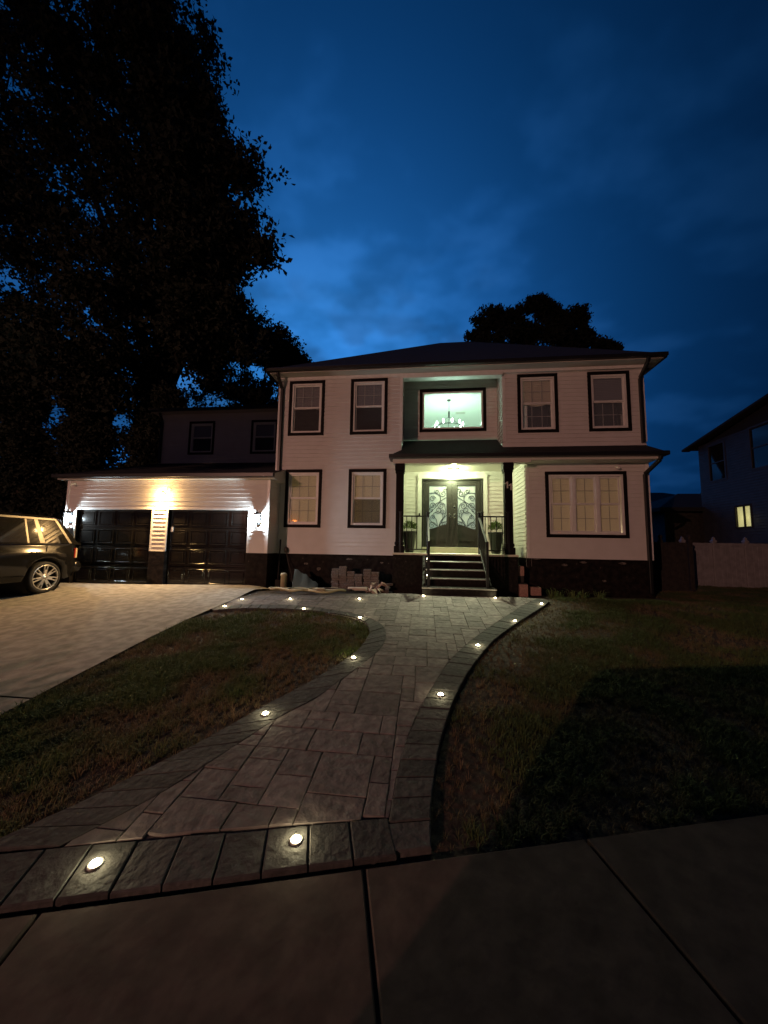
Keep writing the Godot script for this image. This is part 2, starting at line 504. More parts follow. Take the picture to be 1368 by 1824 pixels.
func build_house() -> void:
	var H := thing("house", "large two storey house with pale siding, black window trim and double garage", "house")
	var X := Vector3.RIGHT
	var Z := Vector3.BACK
	var st: SurfaceTool
	# --- left half of the front, two storeys, plane z = 0
	var xl := -3.32
	var up := [[-2.468, 4.197, 1.06, 1.64], [-0.643, 4.197, 1.06, 1.64]]
	var low := [[-2.468, 1.552, 1.06, 1.65], [-0.638, 1.552, 1.06, 1.65]]
	var holes := []
	for r in up + low:
		holes.append(hole(r[0], r[1], r[2], r[3], xl))
	wall(H, Vector3(xl, 0, 0), X, Z, 0.30 - xl, 0.82, 5.96, holes)
	sash_window(H, Vector3(up[0][0], up[0][1], 0), 1.06, 1.64, 3, false, "shade", 1.0, true)
	sash_window(H, Vector3(up[1][0], up[1][1], 0), 1.06, 1.64, 3, false, "shade_blue", 1.0, true)
	sash_window(H, Vector3(low[0][0], low[0][1], 0), 1.06, 1.65, 3, true, "blind")
	sash_window(H, Vector3(low[1][0], low[1][1], 0), 1.06, 1.65, 3, true, "blind", 1.0, true)
	# --- right half, plane z = -0.09
	var zr := -0.09
	var up2 := [[3.986, 4.186, 1.058, 1.65], [5.814, 4.186, 1.058, 1.65]]
	holes = []
	for r in up2:
		holes.append(hole(r[0], r[1], r[2], r[3], 3.06))
	wall(H, Vector3(3.06, 0, zr), X, Z, 6.68 - 3.06, 3.8, 5.96, holes)
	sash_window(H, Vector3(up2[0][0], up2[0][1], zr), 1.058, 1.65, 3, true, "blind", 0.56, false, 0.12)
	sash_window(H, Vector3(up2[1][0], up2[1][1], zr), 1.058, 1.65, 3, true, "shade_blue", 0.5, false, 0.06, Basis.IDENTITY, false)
	wall(H, Vector3(3.62, 0, zr), X, Z, 6.68 - 3.62, 0.82, 3.5, [hole(5.137, 1.37, 2.027, 1.745, 3.62)])
	var tw := part("triple_window", H, Vector3(5.137, 1.37, zr))
	st = flat()
	ring(st, 2.027, 1.745, 0.085, 0.0, 0.036, 0.0, 0.0, 0.004)
	obj(st, "trim", M.black_trim, tw)
	st = flat()
	ring(st, 1.862, 1.58, 0.055, -0.1, 0.014, 0.0825, 0.0, 0.003)
	for s in [-1.0, 1.0]:
		bx(st, Vector3(s * 0.3, 0.8725, -0.044), Vector3(0.09, 1.465, 0.112), 0.003)
	obj(st, "frame", M.vinyl, tw)
	for k in 3:
		sashes(tw, 0.505, 1.46, -0.6 + 0.6 * k, 0.142, 2, true)
		put(blind_mesh(0.5, 1.46, 0.062), "blind", M.blind, tw, Vector3(-0.6 + 0.6 * k, 0.142, -0.095))
	# --- upper recess with the picture window, back plane z = -0.8
	wall(H, Vector3(0.30, 0, -0.8), X, Z, 2.77, 4.25, 6.2, [hole(1.76, 4.49, 1.96, 1.33, 0.30)])
	wall(H, Vector3(0.30, 0, 0.0), Vector3.FORWARD, X, 0.8, 4.0, 6.2)
	wall(H, Vector3(3.06, 0, -0.8), Z, Vector3.LEFT, 0.8 + zr, 3.95, 6.2)
	var pw := part("picture_window", H, Vector3(1.76, 4.49, -0.8))
	st = flat()
	ring(st, 1.96, 1.33, 0.09, 0.0, 0.036, 0.0, 0.0, 0.004)
	obj(st, "trim", M.black_trim, pw)
	st = flat()
	ring(st, 1.79, 1.16, 0.055, -0.1, 0.014, 0.085, 0.0, 0.003)
	obj(st, "frame", M.vinyl, pw)
	st = flat()
	bx(st, Vector3(0, 0.665, -0.03), Vector3(1.68, 1.05, 0.005))
	obj(st, "pane", M.pane, pw)
	# --- corner posts, frieze boards and soffits
	st = flat()
	for c in [[xl, 0.82, 5.95, 0.0], [6.63, 3.9, 5.95, zr], [6.63, 0.82, 3.42, zr], [3.06, 3.95, 5.93, zr], [3.63, 0.82, 3.42, zr], [0.25, 4.0, 5.93, 0.0]]:
		st = flat()
		span(st, Vector3(c[0] - 0.006, c[1], c[3] - 0.03), Vector3(c[0] + 0.075, c[2], c[3] + 0.024), 0.004)
		obj(st, "corner_post", M.vinyl, H)
	for f in [[Vector3(-3.34, 5.87, 0.0), Vector3(0.30, 5.955, 0.028)], [Vector3(0.30, 5.81, -0.2), Vector3(3.06, 5.952, 0.03)], [Vector3(3.06, 5.87, zr), Vector3(6.7, 5.955, zr + 0.1)]]:
		st = flat()
		span(st, f[0], f[1], 0.004)
		obj(st, "frieze_board", M.vinyl, H)
	st = flat()
	span(st, Vector3(-3.5, 5.957, -0.2), Vector3(6.98, 5.985, 0.3))
	span(st, Vector3(0.2, 6.2, -0.95), Vector3(3.2, 6.22, -0.18))
	span(st, Vector3(-3.55, 5.957, -9.6), Vector3(-3.28, 5.984, -0.4))
	span(st, Vector3(6.66, 5.957, -9.6), Vector3(6.98, 5.984, -0.4))
	obj(st, "soffit", M.soffit, H)
	# --- other walls of the main block, never in view from the front
	wall(H, Vector3(6.68, 0, zr), Vector3.FORWARD, X, 9.2, 0.82, 5.96)
	wall(H, Vector3(xl, 0, -9.3), Z, Vector3.LEFT, 9.3, 0.82, 5.96)
	wall(H, Vector3(6.68, 0, -9.3), Vector3.LEFT, Vector3.FORWARD, 10.0, 0.82, 5.96)
	for f in [[Vector3(-3.2, 3.62, -9.2), Vector3(0.15, 3.72, -0.13)], [Vector3(3.75, 3.62, -9.2), Vector3(6.56, 3.72, -0.22)], [Vector3(-3.2, 0.62, -9.2), Vector3(0.15, 0.74, -0.13)], [Vector3(3.75, 0.62, -9.2), Vector3(6.56, 0.74, -0.22)]]:
		st = flat()
		span(st, f[0], f[1])
		obj(st, "storey_floor", M.plaster, H)
	for f in [[Vector3(0.15, 0.7, -9.2), Vector3(0.25, 6.0, -0.13)], [Vector3(3.65, 0.7, -9.2), Vector3(3.75, 6.0, -0.22)], [Vector3(-3.2, 0.74, -4.6), Vector3(0.15, 3.62, -4.5)], [Vector3(3.75, 0.74, -4.6), Vector3(6.56, 3.62, -4.5)]]:
		st = flat()
		span(st, f[0], f[1])
		obj(st, "partition", M.plaster, H)
	# --- hip roof
	var roof := part("roof", H)
	st = flat()
	var e := [Vector3(-3.56, 6.06, 0.36), Vector3(7.02, 6.06, 0.36), Vector3(7.02, 6.06, -9.7), Vector3(-3.56, 6.06, -9.7)]
	var r0 := Vector3(1.55, 9.55, -4.6)
	var r1 := Vector3(2.75, 9.55, -4.6)
	quad(st, e[0], r0, r1, e[1])
	tri(st, e[1], r1, e[2])
	quad(st, e[2], r1, r0, e[3])
	tri(st, e[3], r0, e[0])
	obj(st, "shingles", M.shingle, roof)
	st = flat()
	span(st, Vector3(-3.58, 5.975, 0.3), Vector3(7.04, 6.075, 0.42), 0.012)
	span(st, Vector3(-3.62, 5.975, -9.6), Vector3(-3.5, 6.074, 0.3), 0.012)
	span(st, Vector3(6.96, 5.975, -9.6), Vector3(7.08, 6.074, 0.3), 0.012)
	obj(st, "gutter", M.black_metal, roof)
	# --- foundation
	st = flat()
	for f in [[Vector3(-3.3, -0.6, -9.25), Vector3(0.2, 0.82, -0.015)], [Vector3(0.2, -0.6, -9.25), Vector3(3.58, 0.7, -1.5)], [Vector3(3.58, -0.6, -9.25), Vector3(6.7, 0.82, zr - 0.015)]]:
		st = flat()
		span(st, f[0], f[1], 0.004)
		obj(st, "foundation", M.foundation, H)
	for c in [[-2.32, 0.55, 0.07, 0.035], [-1.95, 0.42, 0.075, 0.05], [-1.1, 0.7, 0.09, 0.03], [4.55, 0.66, 0.07, 0.03], [5.0, 0.74, 0.08, 0.028], [5.95, 0.73, 0.085, 0.03], [5.5, 0.28, 0.035, 0.03], [3.85, 0.8, 0.1, 0.018], [-0.2, 0.62, 0.05, 0.02]]:
		var blob := PackedVector2Array()
		for i in 11:
			var a := TAU * i / 11.0
			blob.append(Vector2(c[0] + cos(a) * c[2] * rng.randf_range(0.7, 1.15), c[1] + sin(a) * c[3] * rng.randf_range(0.6, 1.2)))
		st = flat()
		prism(st, blob, -0.02, (-0.011 if c[0] < 1.0 else zr - 0.011))
		obj(st, "cement_smear", M.smear, H)
	# --- porch recess: back wall z = -1.45, returns, ceiling
	wall(H, Vector3(0.28, 0, -1.45), X, Z, 3.36, 0.9, 3.5, [Rect2(0.86 - 0.28, 0.9, 1.86, 2.31)])
	wall(H, Vector3(0.28, 0, 0.0), Vector3.FORWARD, X, 1.45, 0.9, 3.5)
	wall(H, Vector3(3.62, 0, -1.45), Z, Vector3.LEFT, 1.45 + zr, 0.6, 3.5)
	st = flat()
	span(st, Vector3(0.1, 3.42, -1.5), Vector3(3.7, 3.46, 0.4))
	span(st, Vector3(3.7, 3.42, -0.08), Vector3(6.72, 3.459, 0.4))
	obj(st, "porch_ceiling", M.soffit, H)
	st = flat()
	span(st, Vector3(0.1, 3.27, 0.14), Vector3(3.66, 3.42, 0.36), 0.006)
	span(st, Vector3(3.66, 3.33, -0.085), Vector3(6.72, 3.42, 0.36), 0.006)
	obj(st, "porch_beam", M.soffit, H)
	# --- the skirt roof over porch and right wall
	var pr := part("porch_roof", H)
	st = flat()
	var y_at := func(z: float) -> float: return 3.47 + (0.47 - z) * 0.6
	var ends := [Vector3(0.02, y_at.call(0.47), 0.47), Vector3(6.86, y_at.call(0.47), 0.47)]
	quad(st, ends[0], Vector3(0.32, y_at.call(0.0), 0.0), Vector3(6.66, y_at.call(0.0), 0.0), ends[1])
	quad(st, Vector3(0.30, y_at.call(0.0), 0.0), Vector3(0.30, y_at.call(-0.8), -0.8), Vector3(3.06, y_at.call(-0.8), -0.8), Vector3(3.06, y_at.call(0.0), 0.0))
	quad(st, Vector3(3.06, y_at.call(0.0), 0.0), Vector3(3.06, y_at.call(zr), zr), Vector3(6.66, y_at.call(zr), zr), Vector3(6.66, y_at.call(0.0), 0.0))
	tri(st, ends[0], Vector3(0.02, 3.47, 0.0), Vector3(0.32, y_at.call(0.0), 0.0))
	quad(st, ends[1], Vector3(6.66, y_at.call(0.0), 0.0), Vector3(6.66, y_at.call(zr), zr), Vector3(6.86, 3.47, zr))
	obj(st, "shingles", M.shingle, pr)
	st = flat()
	span(st, Vector3(0.0, 3.4, 0.37), Vector3(6.88, 3.505, 0.5), 0.014)
	span(st, Vector3(0.0, 3.4, 0.01), Vector3(0.1, 3.5, 0.37), 0.01)
	span(st, Vector3(6.76, 3.4, -0.1), Vector3(6.88, 3.5, 0.37), 0.014)
	obj(st, "gutter", M.black_metal, pr)
	# --- porch floor, base walls, steps
	st = flat()
	span(st, Vector3(0.12, 0.855, -1.45), Vector3(3.28, 0.905, 0.47), 0.006)
	obj(st, "porch_floor", M.cream, H)
	st = flat()
	for f in [[Vector3(0.14, -0.4, -0.015), Vector3(1.0, 0.855, 0.45)], [Vector3(2.38, -0.4, -0.08), Vector3(3.26, 0.855, 0.45)], [Vector3(1.0, -0.4, -1.4), Vector3(2.38, 0.855, 0.4)]]:
		st = flat()
		span(st, f[0], f[1], 0.006)
		obj(st, "porch_base", M.riser, H)
	st = flat()
	span(st, Vector3(0.86, 0.905, -1.43), Vector3(2.72, 1.072, -1.32), 0.008)
	obj(st, "door_sill", M.cream, H)
	for k in 5:
		var s := part("step", H)
		var y := 0.905 - 0.181 * k
		var z := 0.45 + 0.31 * k
		var x0: float = 0.98 if k < 4 else 0.9
		var x1: float = 2.38 if k < 4 else 2.5
		if k > 0:
			st = flat()
			span(st, Vector3(x0 + 0.01, -0.4, z - 0.32), Vector3(x1 - 0.01, y - 0.035, z - 0.012))
			obj(st, "riser", M.riser, s)
		st = flat()
		span(st, Vector3(x0, y - 0.035, z - 0.31), Vector3(x1, y, z - 0.001), 0.004)
		obj(st, "tread", M.tread, s)
		st = flat()
		span(st, Vector3(x0, y - 0.03, z), Vector3(x1, y - 0.006, z + 0.012), 0.003)
		obj(st, "nosing", M.nosing, s)
	st = flat()
	for x in [0.955, 2.405]:
		st = flat()
		span(st, Vector3(x - 0.05, -0.4, 0.451), Vector3(x + 0.04, 0.17, 1.66), 0.004)
		prism(st, PackedVector2Array([Vector2(-1.5, 0.17), Vector2(-0.452, 0.17), Vector2(-0.452, 0.86)]), -0.045, 0.035, Transform3D(Basis(Vector3.BACK * -1.0, Vector3.UP, Vector3.RIGHT), Vector3(x, 0, 0)))
		obj(st, "stair_cheek", M.riser, H)
	# --- columns
	for x in [0.29, 3.09]:
		var c := part("column", H, Vector3(x, 0.905, 0.25))
		st = flat()
		bx(st, Vector3(0, 1.19, 0), Vector3(0.2, 2.38, 0.2), 0.012)
		obj(st, "shaft", M.black_trim, c)
		st = flat()
		bx(st, Vector3(0, 0.09, 0), Vector3(0.27, 0.18, 0.27), 0.01)
		bx(st, Vector3(0, 0.24, 0), Vector3(0.24, 0.12, 0.24), 0.03)
		obj(st, "base", M.black_trim, c)
		st = flat()
		bx(st, Vector3(0, 2.27, 0), Vector3(0.265, 0.2, 0.265), 0.02)
		bx(st, Vector3(0, 2.14, 0), Vector3(0.24, 0.08, 0.24), 0.025)
		obj(st, "capital", M.black_trim, c)
	for k in 2:
		var tm := TextMesh.new()
		var f := SystemFont.new()
		f.font_names = PackedStringArray(["Droid Sans"])
		f.font_weight = 700
		tm.font = f
		tm.text = "1"
		tm.font_size = 64
		tm.pixel_size = 0.17 / 46.0
		tm.depth = 0.012
		put(tm, "house_number", M.gold, H, Vector3(3.045 + 0.09 * k, 2.68 - 0.05 * k, 0.36))
	# --- porch railings
	for r in [[0.42, 0.95], [2.42, 2.98]]:
		var rail := part("railing", H, Vector3(0, 0.905, 0.36))
		st = flat()
		for x in [r[0] - 0.1 if r[0] < 1.0 else r[0], r[1] + 0.08 if r[0] < 1.0 else r[1] + 0.08]:
			st = flat()
			bx(st, Vector3(x, 0.53, 0), Vector3(0.055, 1.06, 0.055), 0.004)
			bx(st, Vector3(x, 1.07, 0), Vector3(0.075, 0.03, 0.075), 0.006)
			obj(st, "post", M.black_metal, rail)
		st = flat()
		span(st, Vector3(r[0] - 0.08, 0.94, -0.022), Vector3(r[1] + 0.06, 0.975, 0.022), 0.005)
		obj(st, "top_rail", M.black_metal, rail)
		st = flat()
		span(st, Vector3(r[0] - 0.08, 0.08, -0.015), Vector3(r[1] + 0.06, 0.11, 0.015))
		obj(st, "bottom_rail", M.black_metal, rail)
		for k in 4:
			var x: float = lerpf(r[0], r[1], (k + 0.5) / 4.0)
			st = flat()
			bx(st, Vector3(x, 0.525, 0), Vector3(0.02, 0.83, 0.02))
			obj(st, "baluster", M.black_metal, rail)
	# --- stair railings
	for x in [1.045, 2.335]:
		var rail := part("stair_railing", H)
		var a := Vector3(x, 1.83, 0.4)
		var b := Vector3(x, 1.17, 1.52)
		st = flat()
		bx(st, Vector3(x, 1.42, 0.4), Vector3(0.06, 1.05, 0.06), 0.004)
		bx(st, Vector3(x, 1.955, 0.4), Vector3(0.085, 0.03, 0.085), 0.008)
		obj(st, "post", M.black_metal, rail)
		st = flat()
		bx(st, Vector3(x, 0.69, 1.54), Vector3(0.06, 1.02, 0.06), 0.004)
		obj(st, "post", M.black_metal, rail)
		st = flat()
		bar(st, a, b, 0.05, 0.035, 0.006)
		obj(st, "top_rail", M.black_metal, rail)
		st = flat()
		bar(st, a - Vector3.UP * 0.78, b - Vector3.UP * 0.78, 0.03, 0.03)
		obj(st, "bottom_rail", M.black_metal, rail)
		for k in 8:
			var p := a.lerp(b, (k + 0.7) / 8.6)
			st = flat()
			bx(st, p - Vector3.UP * 0.4, Vector3(0.018, 0.77, 0.018))
			obj(st, "baluster", M.black_metal, rail)
	build_doors(H)
	build_garage(H)
	# --- downspouts
	downspout(H, [Vector3(-3.24, 5.97, 0.36), Vector3(-3.24, 5.85, 0.3), Vector3(-3.2, 5.6, 0.07), Vector3(-3.2, 3.05, 0.07)])
	downspout(H, [Vector3(6.6, 5.97, 0.36), Vector3(6.6, 5.87, 0.3), Vector3(6.58, 5.6, -0.02), Vector3(6.58, 3.85, -0.02)])
	downspout(H, [Vector3(6.7, 3.4, 0.44), Vector3(6.7, 3.3, 0.4), Vector3(6.56, 3.02, 0.0), Vector3(6.56, 0.0, 0.0)])

func build_doors(H: Node) -> void:
	var st := flat()
	# white surround and black jamb
	ring_open(st, 0.735, 2.855, 0.9, 3.325, 0.125, -1.45, -1.405)
	obj(st, "door_surround", M.vinyl, H)
	st = flat()
	ring_open(st, 0.86, 2.73, 0.905, 3.2, 0.06, -1.53, -1.4)
	obj(st, "door_jamb", M.door_paint, H)
	for side in 2:
		var dr := part("door", H, Vector3(0.925 if side == 0 else 2.665, 1.075, -1.5), Basis.from_scale(Vector3(1 if side == 0 else -1, 1, 1)))
		var w := 0.868
		var h := 2.06
		var g0 := 0.17            # glass from g0 to g1 across
		var g1 := 0.7
		var low := func(x: float) -> float: return lerpf(0.56, 0.70, smoothstep(0.0, 1.0, (x - g0) / (g1 - g0)))
		st = flat()
		span(st, Vector3(0, 0, 0), Vector3(g0, h, 0.055), 0.004)
		span(st, Vector3(g1, 0, 0), Vector3(w, h, 0.055), 0.004)
		span(st, Vector3(g0, h - 0.16, 0), Vector3(g1, h, 0.055), 0.004)
		var poly := PackedVector2Array([Vector2(g1, 0), Vector2(g0, 0)])
		for i in 13:
			var x := lerpf(g0, g1, i / 12.0)
			poly.append(Vector2(x, low.call(x)))
		prism(st, poly, 0.0, 0.053)
		obj(st, "leaf", M.door_paint, dr)
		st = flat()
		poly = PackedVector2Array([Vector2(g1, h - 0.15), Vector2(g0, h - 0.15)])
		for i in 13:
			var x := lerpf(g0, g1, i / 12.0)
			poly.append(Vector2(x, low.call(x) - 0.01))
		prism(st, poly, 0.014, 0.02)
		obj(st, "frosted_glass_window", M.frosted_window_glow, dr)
		# raised panel with a wave along its top
		st = flat()
		poly = PackedVector2Array([Vector2(g1 - 0.02, 0.17), Vector2(g0 + 0.01, 0.17)])
		for i in 13:
			var t := i / 12.0
			poly.append(Vector2(lerpf(g0 + 0.01, g1 - 0.02, t), 0.32 + 0.16 * smoothstep(0.1, 0.95, t)))
		prism(st, poly, 0.05, 0.066)
		var inner := Geometry2D.offset_polygon(poly, -0.03)
		prism(st, inner[0], 0.06, 0.082)
		obj(st, "raised_panel", M.door_paint, dr)
		# scroll ironwork over the glass; x runs from the hinge side to the meeting stile
		var sc := flat()
		var Zs := 0.034
		var line := func(p: PackedVector2Array, r := 0.0085) -> void:
			var q := PackedVector3Array()
			for v in p:
				q.append(Vector3(g0 + v.x, 0.56 + v.y, Zs))
			tube(sc, q, r, r, 5)
		line.call(curve([Vector2(0.26, 0.06), Vector2(0.21, 0.3), Vector2(0.1, 0.42), Vector2(0.2, 0.52), Vector2(0.36, 0.5), Vector2(0.42, 0.36), Vector2(0.3, 0.06)], 0.02))
		line.call(curve([Vector2(0.29, 0.07), Vector2(0.42, 0.3), Vector2(0.5, 0.52), Vector2(0.46, 0.76), Vector2(0.36, 0.82)], 0.02))
		line.call(curve([Vector2(0.0, 0.62), Vector2(0.12, 0.72), Vector2(0.3, 0.84), Vector2(0.52, 0.98)], 0.03))
		line.call(curve([Vector2(0.0, 0.46), Vector2(0.1, 0.58), Vector2(0.22, 0.7), Vector2(0.34, 0.9), Vector2(0.3, 1.06), Vector2(0.16, 1.12), Vector2(0.0, 1.1)], 0.02))
		line.call(curve([Vector2(0.25, 0.08), Vector2(0.16, 0.14), Vector2(0.05, 0.24), Vector2(0.0, 0.33)], 0.02))
		line.call(curve([Vector2(0.25, 0.08), Vector2(0.14, 0.2), Vector2(0.02, 0.2)], 0.02))
		line.call(curve([Vector2(0.29, 0.1), Vector2(0.4, 0.2), Vector2(0.53, 0.24)], 0.02))
		line.call(curve([Vector2(0.29, 0.1), Vector2(0.36, 0.26), Vector2(0.53, 0.42)], 0.02))
		for s in [[Vector2(0.1, 0.94), Vector2(0.2, 0.95), 1.4], [Vector2(0.1, 0.72), Vector2(0.2, 0.7), 1.4], [Vector2(0.36, 0.72), Vector2(0.36, 0.83), 1.5],
				[Vector2(0.27, 0.58), Vector2(0.18, 0.52), 1.3], [Vector2(0.42, 0.54), Vector2(0.5, 0.52), -1.4], [Vector2(0.08, 0.1), Vector2(0.17, 0.14), 1.4],
				[Vector2(0.42, 1.1), Vector2(0.33, 1.16), 1.4], [Vector2(0.24, 1.18), Vector2(0.18, 1.22), 1.2], [Vector2(0.12, 0.36), Vector2(0.06, 0.3), -1.3],
				[Vector2(0.45, 0.14), Vector2(0.52, 0.1), 1.2], [Vector2(0.06, 0.56), Vector2(0.01, 0.5), -1.1], [Vector2(0.48, 1.2), Vector2(0.53, 1.16), 1.1]]:
			line.call(spiral(s[0], s[1], s[2]))
		obj(sc, "iron_scroll", M.iron, dr)
		st = flat()
		bx(st, Vector3(0.80, 0.72, 0.095), Vector3(0.022, 0.3, 0.022), 0.006)
		bx(st, Vector3(0.80, 0.57, 0.072), Vector3(0.02, 0.02, 0.045))
		bx(st, Vector3(0.80, 0.87, 0.072), Vector3(0.02, 0.02, 0.045))
		obj(st, "pull_handle", M.black_metal, dr)
		st = flat()
		bx(st, Vector3(0.80, 0.98, 0.062), Vector3(0.05, 0.12, 0.016), 0.006)
		bx(st, Vector3(0.80, 1.0, 0.085), Vector3(0.024, 0.024, 0.05), 0.006)
		if side == 1:
			bx(st, Vector3(0.80, 1.22, 0.062), Vector3(0.055, 0.09, 0.02), 0.008)
		obj(st, "lock_plate", M.chrome, dr)
		st = flat()
		span(st, Vector3(w - 0.02, 0.0, 0.055), Vector3(w + 0.012, h, 0.068), 0.003)
		if side == 0:
			obj(st, "astragal", M.door_paint, dr)

func ring_open(st: SurfaceTool, x0: float, x1: float, y0: float, y1: float, t: float, z0: float, z1: float) -> void:   # posts and head, no sill
	span(st, Vector3(x0, y0, z0), Vector3(x0 + t, y1 - t, z1), 0.004)
	span(st, Vector3(x1 - t, y0, z0), Vector3(x1, y1 - t, z1), 0.004)
	span(st, Vector3(x0, y1 - t, z0), Vector3(x1, y1, z1), 0.004)

func build_garage(H: Node) -> void:
	var zg := 0.64
	var x0 := -9.22
	var x1 := -3.16
	var doors := [[-8.87, -6.53], [-6.06, -3.73]]
	var top := 1.985
	var st := flat()
	# siding over and between the doors, down to the dark base
	siding(st, Vector3(x0, 0, zg), Vector3.RIGHT, Vector3.BACK, x1 - x0, 0.83, 2.82, [Rect2(doors[0][0] - x0, 0, 2.34, top), Rect2(doors[1][0] - x0, 0, 2.33, top)])
	siding(st, Vector3(x1, 0, zg), Vector3.FORWARD, Vector3.RIGHT, zg, 0.83, 2.82)
	siding(st, Vector3(x0, 0, -9.0), Vector3.BACK, Vector3.LEFT, 9.0 + zg, 0.83, 2.82)
	obj(st, "siding_wall", M.siding, H)
	st = flat()
	for d in doors:
		for f in [[Vector3(d[0] - 0.045, 0.83, zg), Vector3(d[0] + 0.01, top + 0.05, zg + 0.022)], [Vector3(d[1] - 0.01, 0.83, zg), Vector3(d[1] + 0.045, top + 0.05, zg + 0.022)], [Vector3(d[0] + 0.01, top - 0.012, zg - 0.1), Vector3(d[1] - 0.01, top + 0.05, zg + 0.021)]]:
			st = flat()
			span(st, f[0], f[1], 0.003)
			obj(st, "garage_door_trim", M.vinyl, H)
	for x in [x0, x1 - 0.07]:
		st = flat()
		span(st, Vector3(x - 0.006, 0.83, zg - 0.04), Vector3(x + 0.076, 2.81, zg + 0.026), 0.004)
		obj(st, "corner_post", M.vinyl, H)
	for p in [[x0, doors[0][0]], [doors[0][1], doors[1][0]], [doors[1][1], x1 + 0.02]]:
		st = flat()
		span(st, Vector3(p[0], -0.6, zg - 0.25), Vector3(p[1], 0.83, zg + 0.03), 0.006)
		obj(st, "garage_pier", M.foundation, H)
	st = flat()
	span(st, Vector3(x1 - 0.2, -0.6, -0.2), Vector3(x1 + 0.02, 0.829, zg - 0.25))
	obj(st, "foundation", M.foundation, H)
	st = flat()
	span(st, Vector3(x0, -0.6, -9.0), Vector3(x0 + 0.2, 0.829, zg - 0.25))
	obj(st, "foundation", M.foundation, H)
	for d in doors:
		var gd := part("garage_door", H, Vector3((d[0] + d[1]) / 2, -0.12, zg - 0.09))
		var w: float = d[1] - d[0]
		for r in 4:
			st = flat()
			bx(st, Vector3(0, 0.02 + 0.525 * (r + 0.5), -0.02), Vector3(w, 0.517, 0.04), 0.004)
			obj(st, "section", M.garage_paint, gd)
			for c in 4:
				st = flat()
				var cx := -w / 2 + w * (c + 0.5) / 4.0
				var cy := 0.02 + 0.525 * (r + 0.5)
				ring(st, w / 4 - 0.09, 0.4, 0.035, 0.0, 0.016, cy - 0.2, cx, 0.007)
				bx(st, Vector3(cx, cy, 0.002), Vector3(w / 4 - 0.2, 0.29, 0.024), 0.011)
				obj(st, "panel", M.garage_paint, gd)
		st = flat()
		span(st, Vector3(-w / 2, -0.06, -0.05), Vector3(w / 2, 0.03, 0.03), 0.01)
		obj(st, "bottom_seal", M.weather_seal, gd)
	# keep the inside dark
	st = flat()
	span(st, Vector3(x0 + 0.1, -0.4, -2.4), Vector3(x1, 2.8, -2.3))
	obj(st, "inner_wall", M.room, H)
	# roof over the garage, rising to the wing's upper wall
	var gr := part("garage_roof", H)
	st = flat()
	var zb := -3.2
	var rise := func(z: float) -> float: return 2.93 + (0.84 - z) * 0.315
	quad(st, Vector3(-9.5, rise.call(0.84), 0.84), Vector3(-9.5, rise.call(zb), zb), Vector3(-3.3, rise.call(zb), zb), Vector3(-3.0, rise.call(0.84), 0.84))
	tri(st, Vector3(-3.0, rise.call(0.84), 0.84), Vector3(-3.3, rise.call(zb), zb), Vector3(-3.0, rise.call(0.0), 0.0))
	quad(st, Vector3(-9.5, 2.86, 0.84), Vector3(-9.5, 2.86, zb), Vector3(-9.5, rise.call(zb), zb), Vector3(-9.5, rise.call(0.84), 0.84))
	obj(st, "shingles", M.shingle, gr)
	st = flat()
	span(st, Vector3(-9.52, 2.83, 0.8), Vector3(-2.98, 2.945, 0.91), 0.014)
	span(st, Vector3(-9.52, 2.83, -3.0), Vector3(-9.42, 2.94, 0.8), 0.01)
	obj(st, "gutter", M.black_metal, gr)
	st = flat()
	span(st, Vector3(-9.42, 2.8, 0.0), Vector3(-3.0, 2.829, 0.8))
	obj(st, "soffit", M.soffit, H)
	st = flat()
	prism(st, PackedVector2Array([Vector2(-0.82, 2.83), Vector2(0.0, 2.83), Vector2(0.0, 3.19), Vector2(-0.82, 2.935)]), -3.04, -3.0, Transform3D(Basis(Vector3.FORWARD, Vector3.UP, Vector3.RIGHT), Vector3.ZERO))
	obj(st, "eave_end", M.soffit, H)
	st = flat()
	span(st, Vector3(-9.5, -0.5, -9.2), Vector3(-3.35, 6.2, -9.1))
	obj(st, "rear_wall", M.siding, H)
	# upper storey of the wing
	var wx := -9.58
	var ww := [[-7.83, 4.55, 1.08, 1.34], [-5.24, 4.55, 1.08, 1.34]]
	var hs := []
	for r in ww:
		hs.append(hole(r[0], r[1], r[2], r[3], wx))
	wall(H, Vector3(wx, 0, zb), Vector3.RIGHT, Vector3.BACK, -3.32 - wx, 4.1, 6.2, hs)
	wall(H, Vector3(wx, 0, -9.2), Vector3.BACK, Vector3.LEFT, 6.0, 2.6, 6.2)
	for r in ww:
		sash_window(H, Vector3(r[0], r[1], zb), r[2], r[3], 1, false, "shade", 1.0, true, 0.0, Basis.IDENTITY, false)
	st = flat()
	span(st, Vector3(wx - 0.25, 6.2, zb - 6.2), Vector3(-3.3, 6.225, zb + 0.3))
	obj(st, "soffit", M.soffit, H)
	var wr := part("wing_roof", H)
	st = flat()
	quad(st, Vector3(wx - 0.3, 6.3, zb + 0.35), Vector3(wx + 2.2, 7.7, zb - 3.0), Vector3(-3.0, 7.7, zb - 3.0), Vector3(-3.0, 6.3, zb + 0.35))
	quad(st, Vector3(-3.0, 6.3, zb - 6.3), Vector3(-3.0, 7.7, zb - 3.0), Vector3(wx + 2.2, 7.7, zb - 3.0), Vector3(wx - 0.3, 6.3, zb - 6.3))
	tri(st, Vector3(wx - 0.3, 6.3, zb - 6.3), Vector3(wx + 2.2, 7.7, zb - 3.0), Vector3(wx - 0.3, 6.3, zb + 0.35))
	obj(st, "shingles", M.shingle, wr)
	st = flat()
	span(st, Vector3(wx - 0.32, 6.215, zb + 0.3), Vector3(-3.34, 6.32, zb + 0.41), 0.012)
	obj(st, "gutter", M.black_metal, wr)
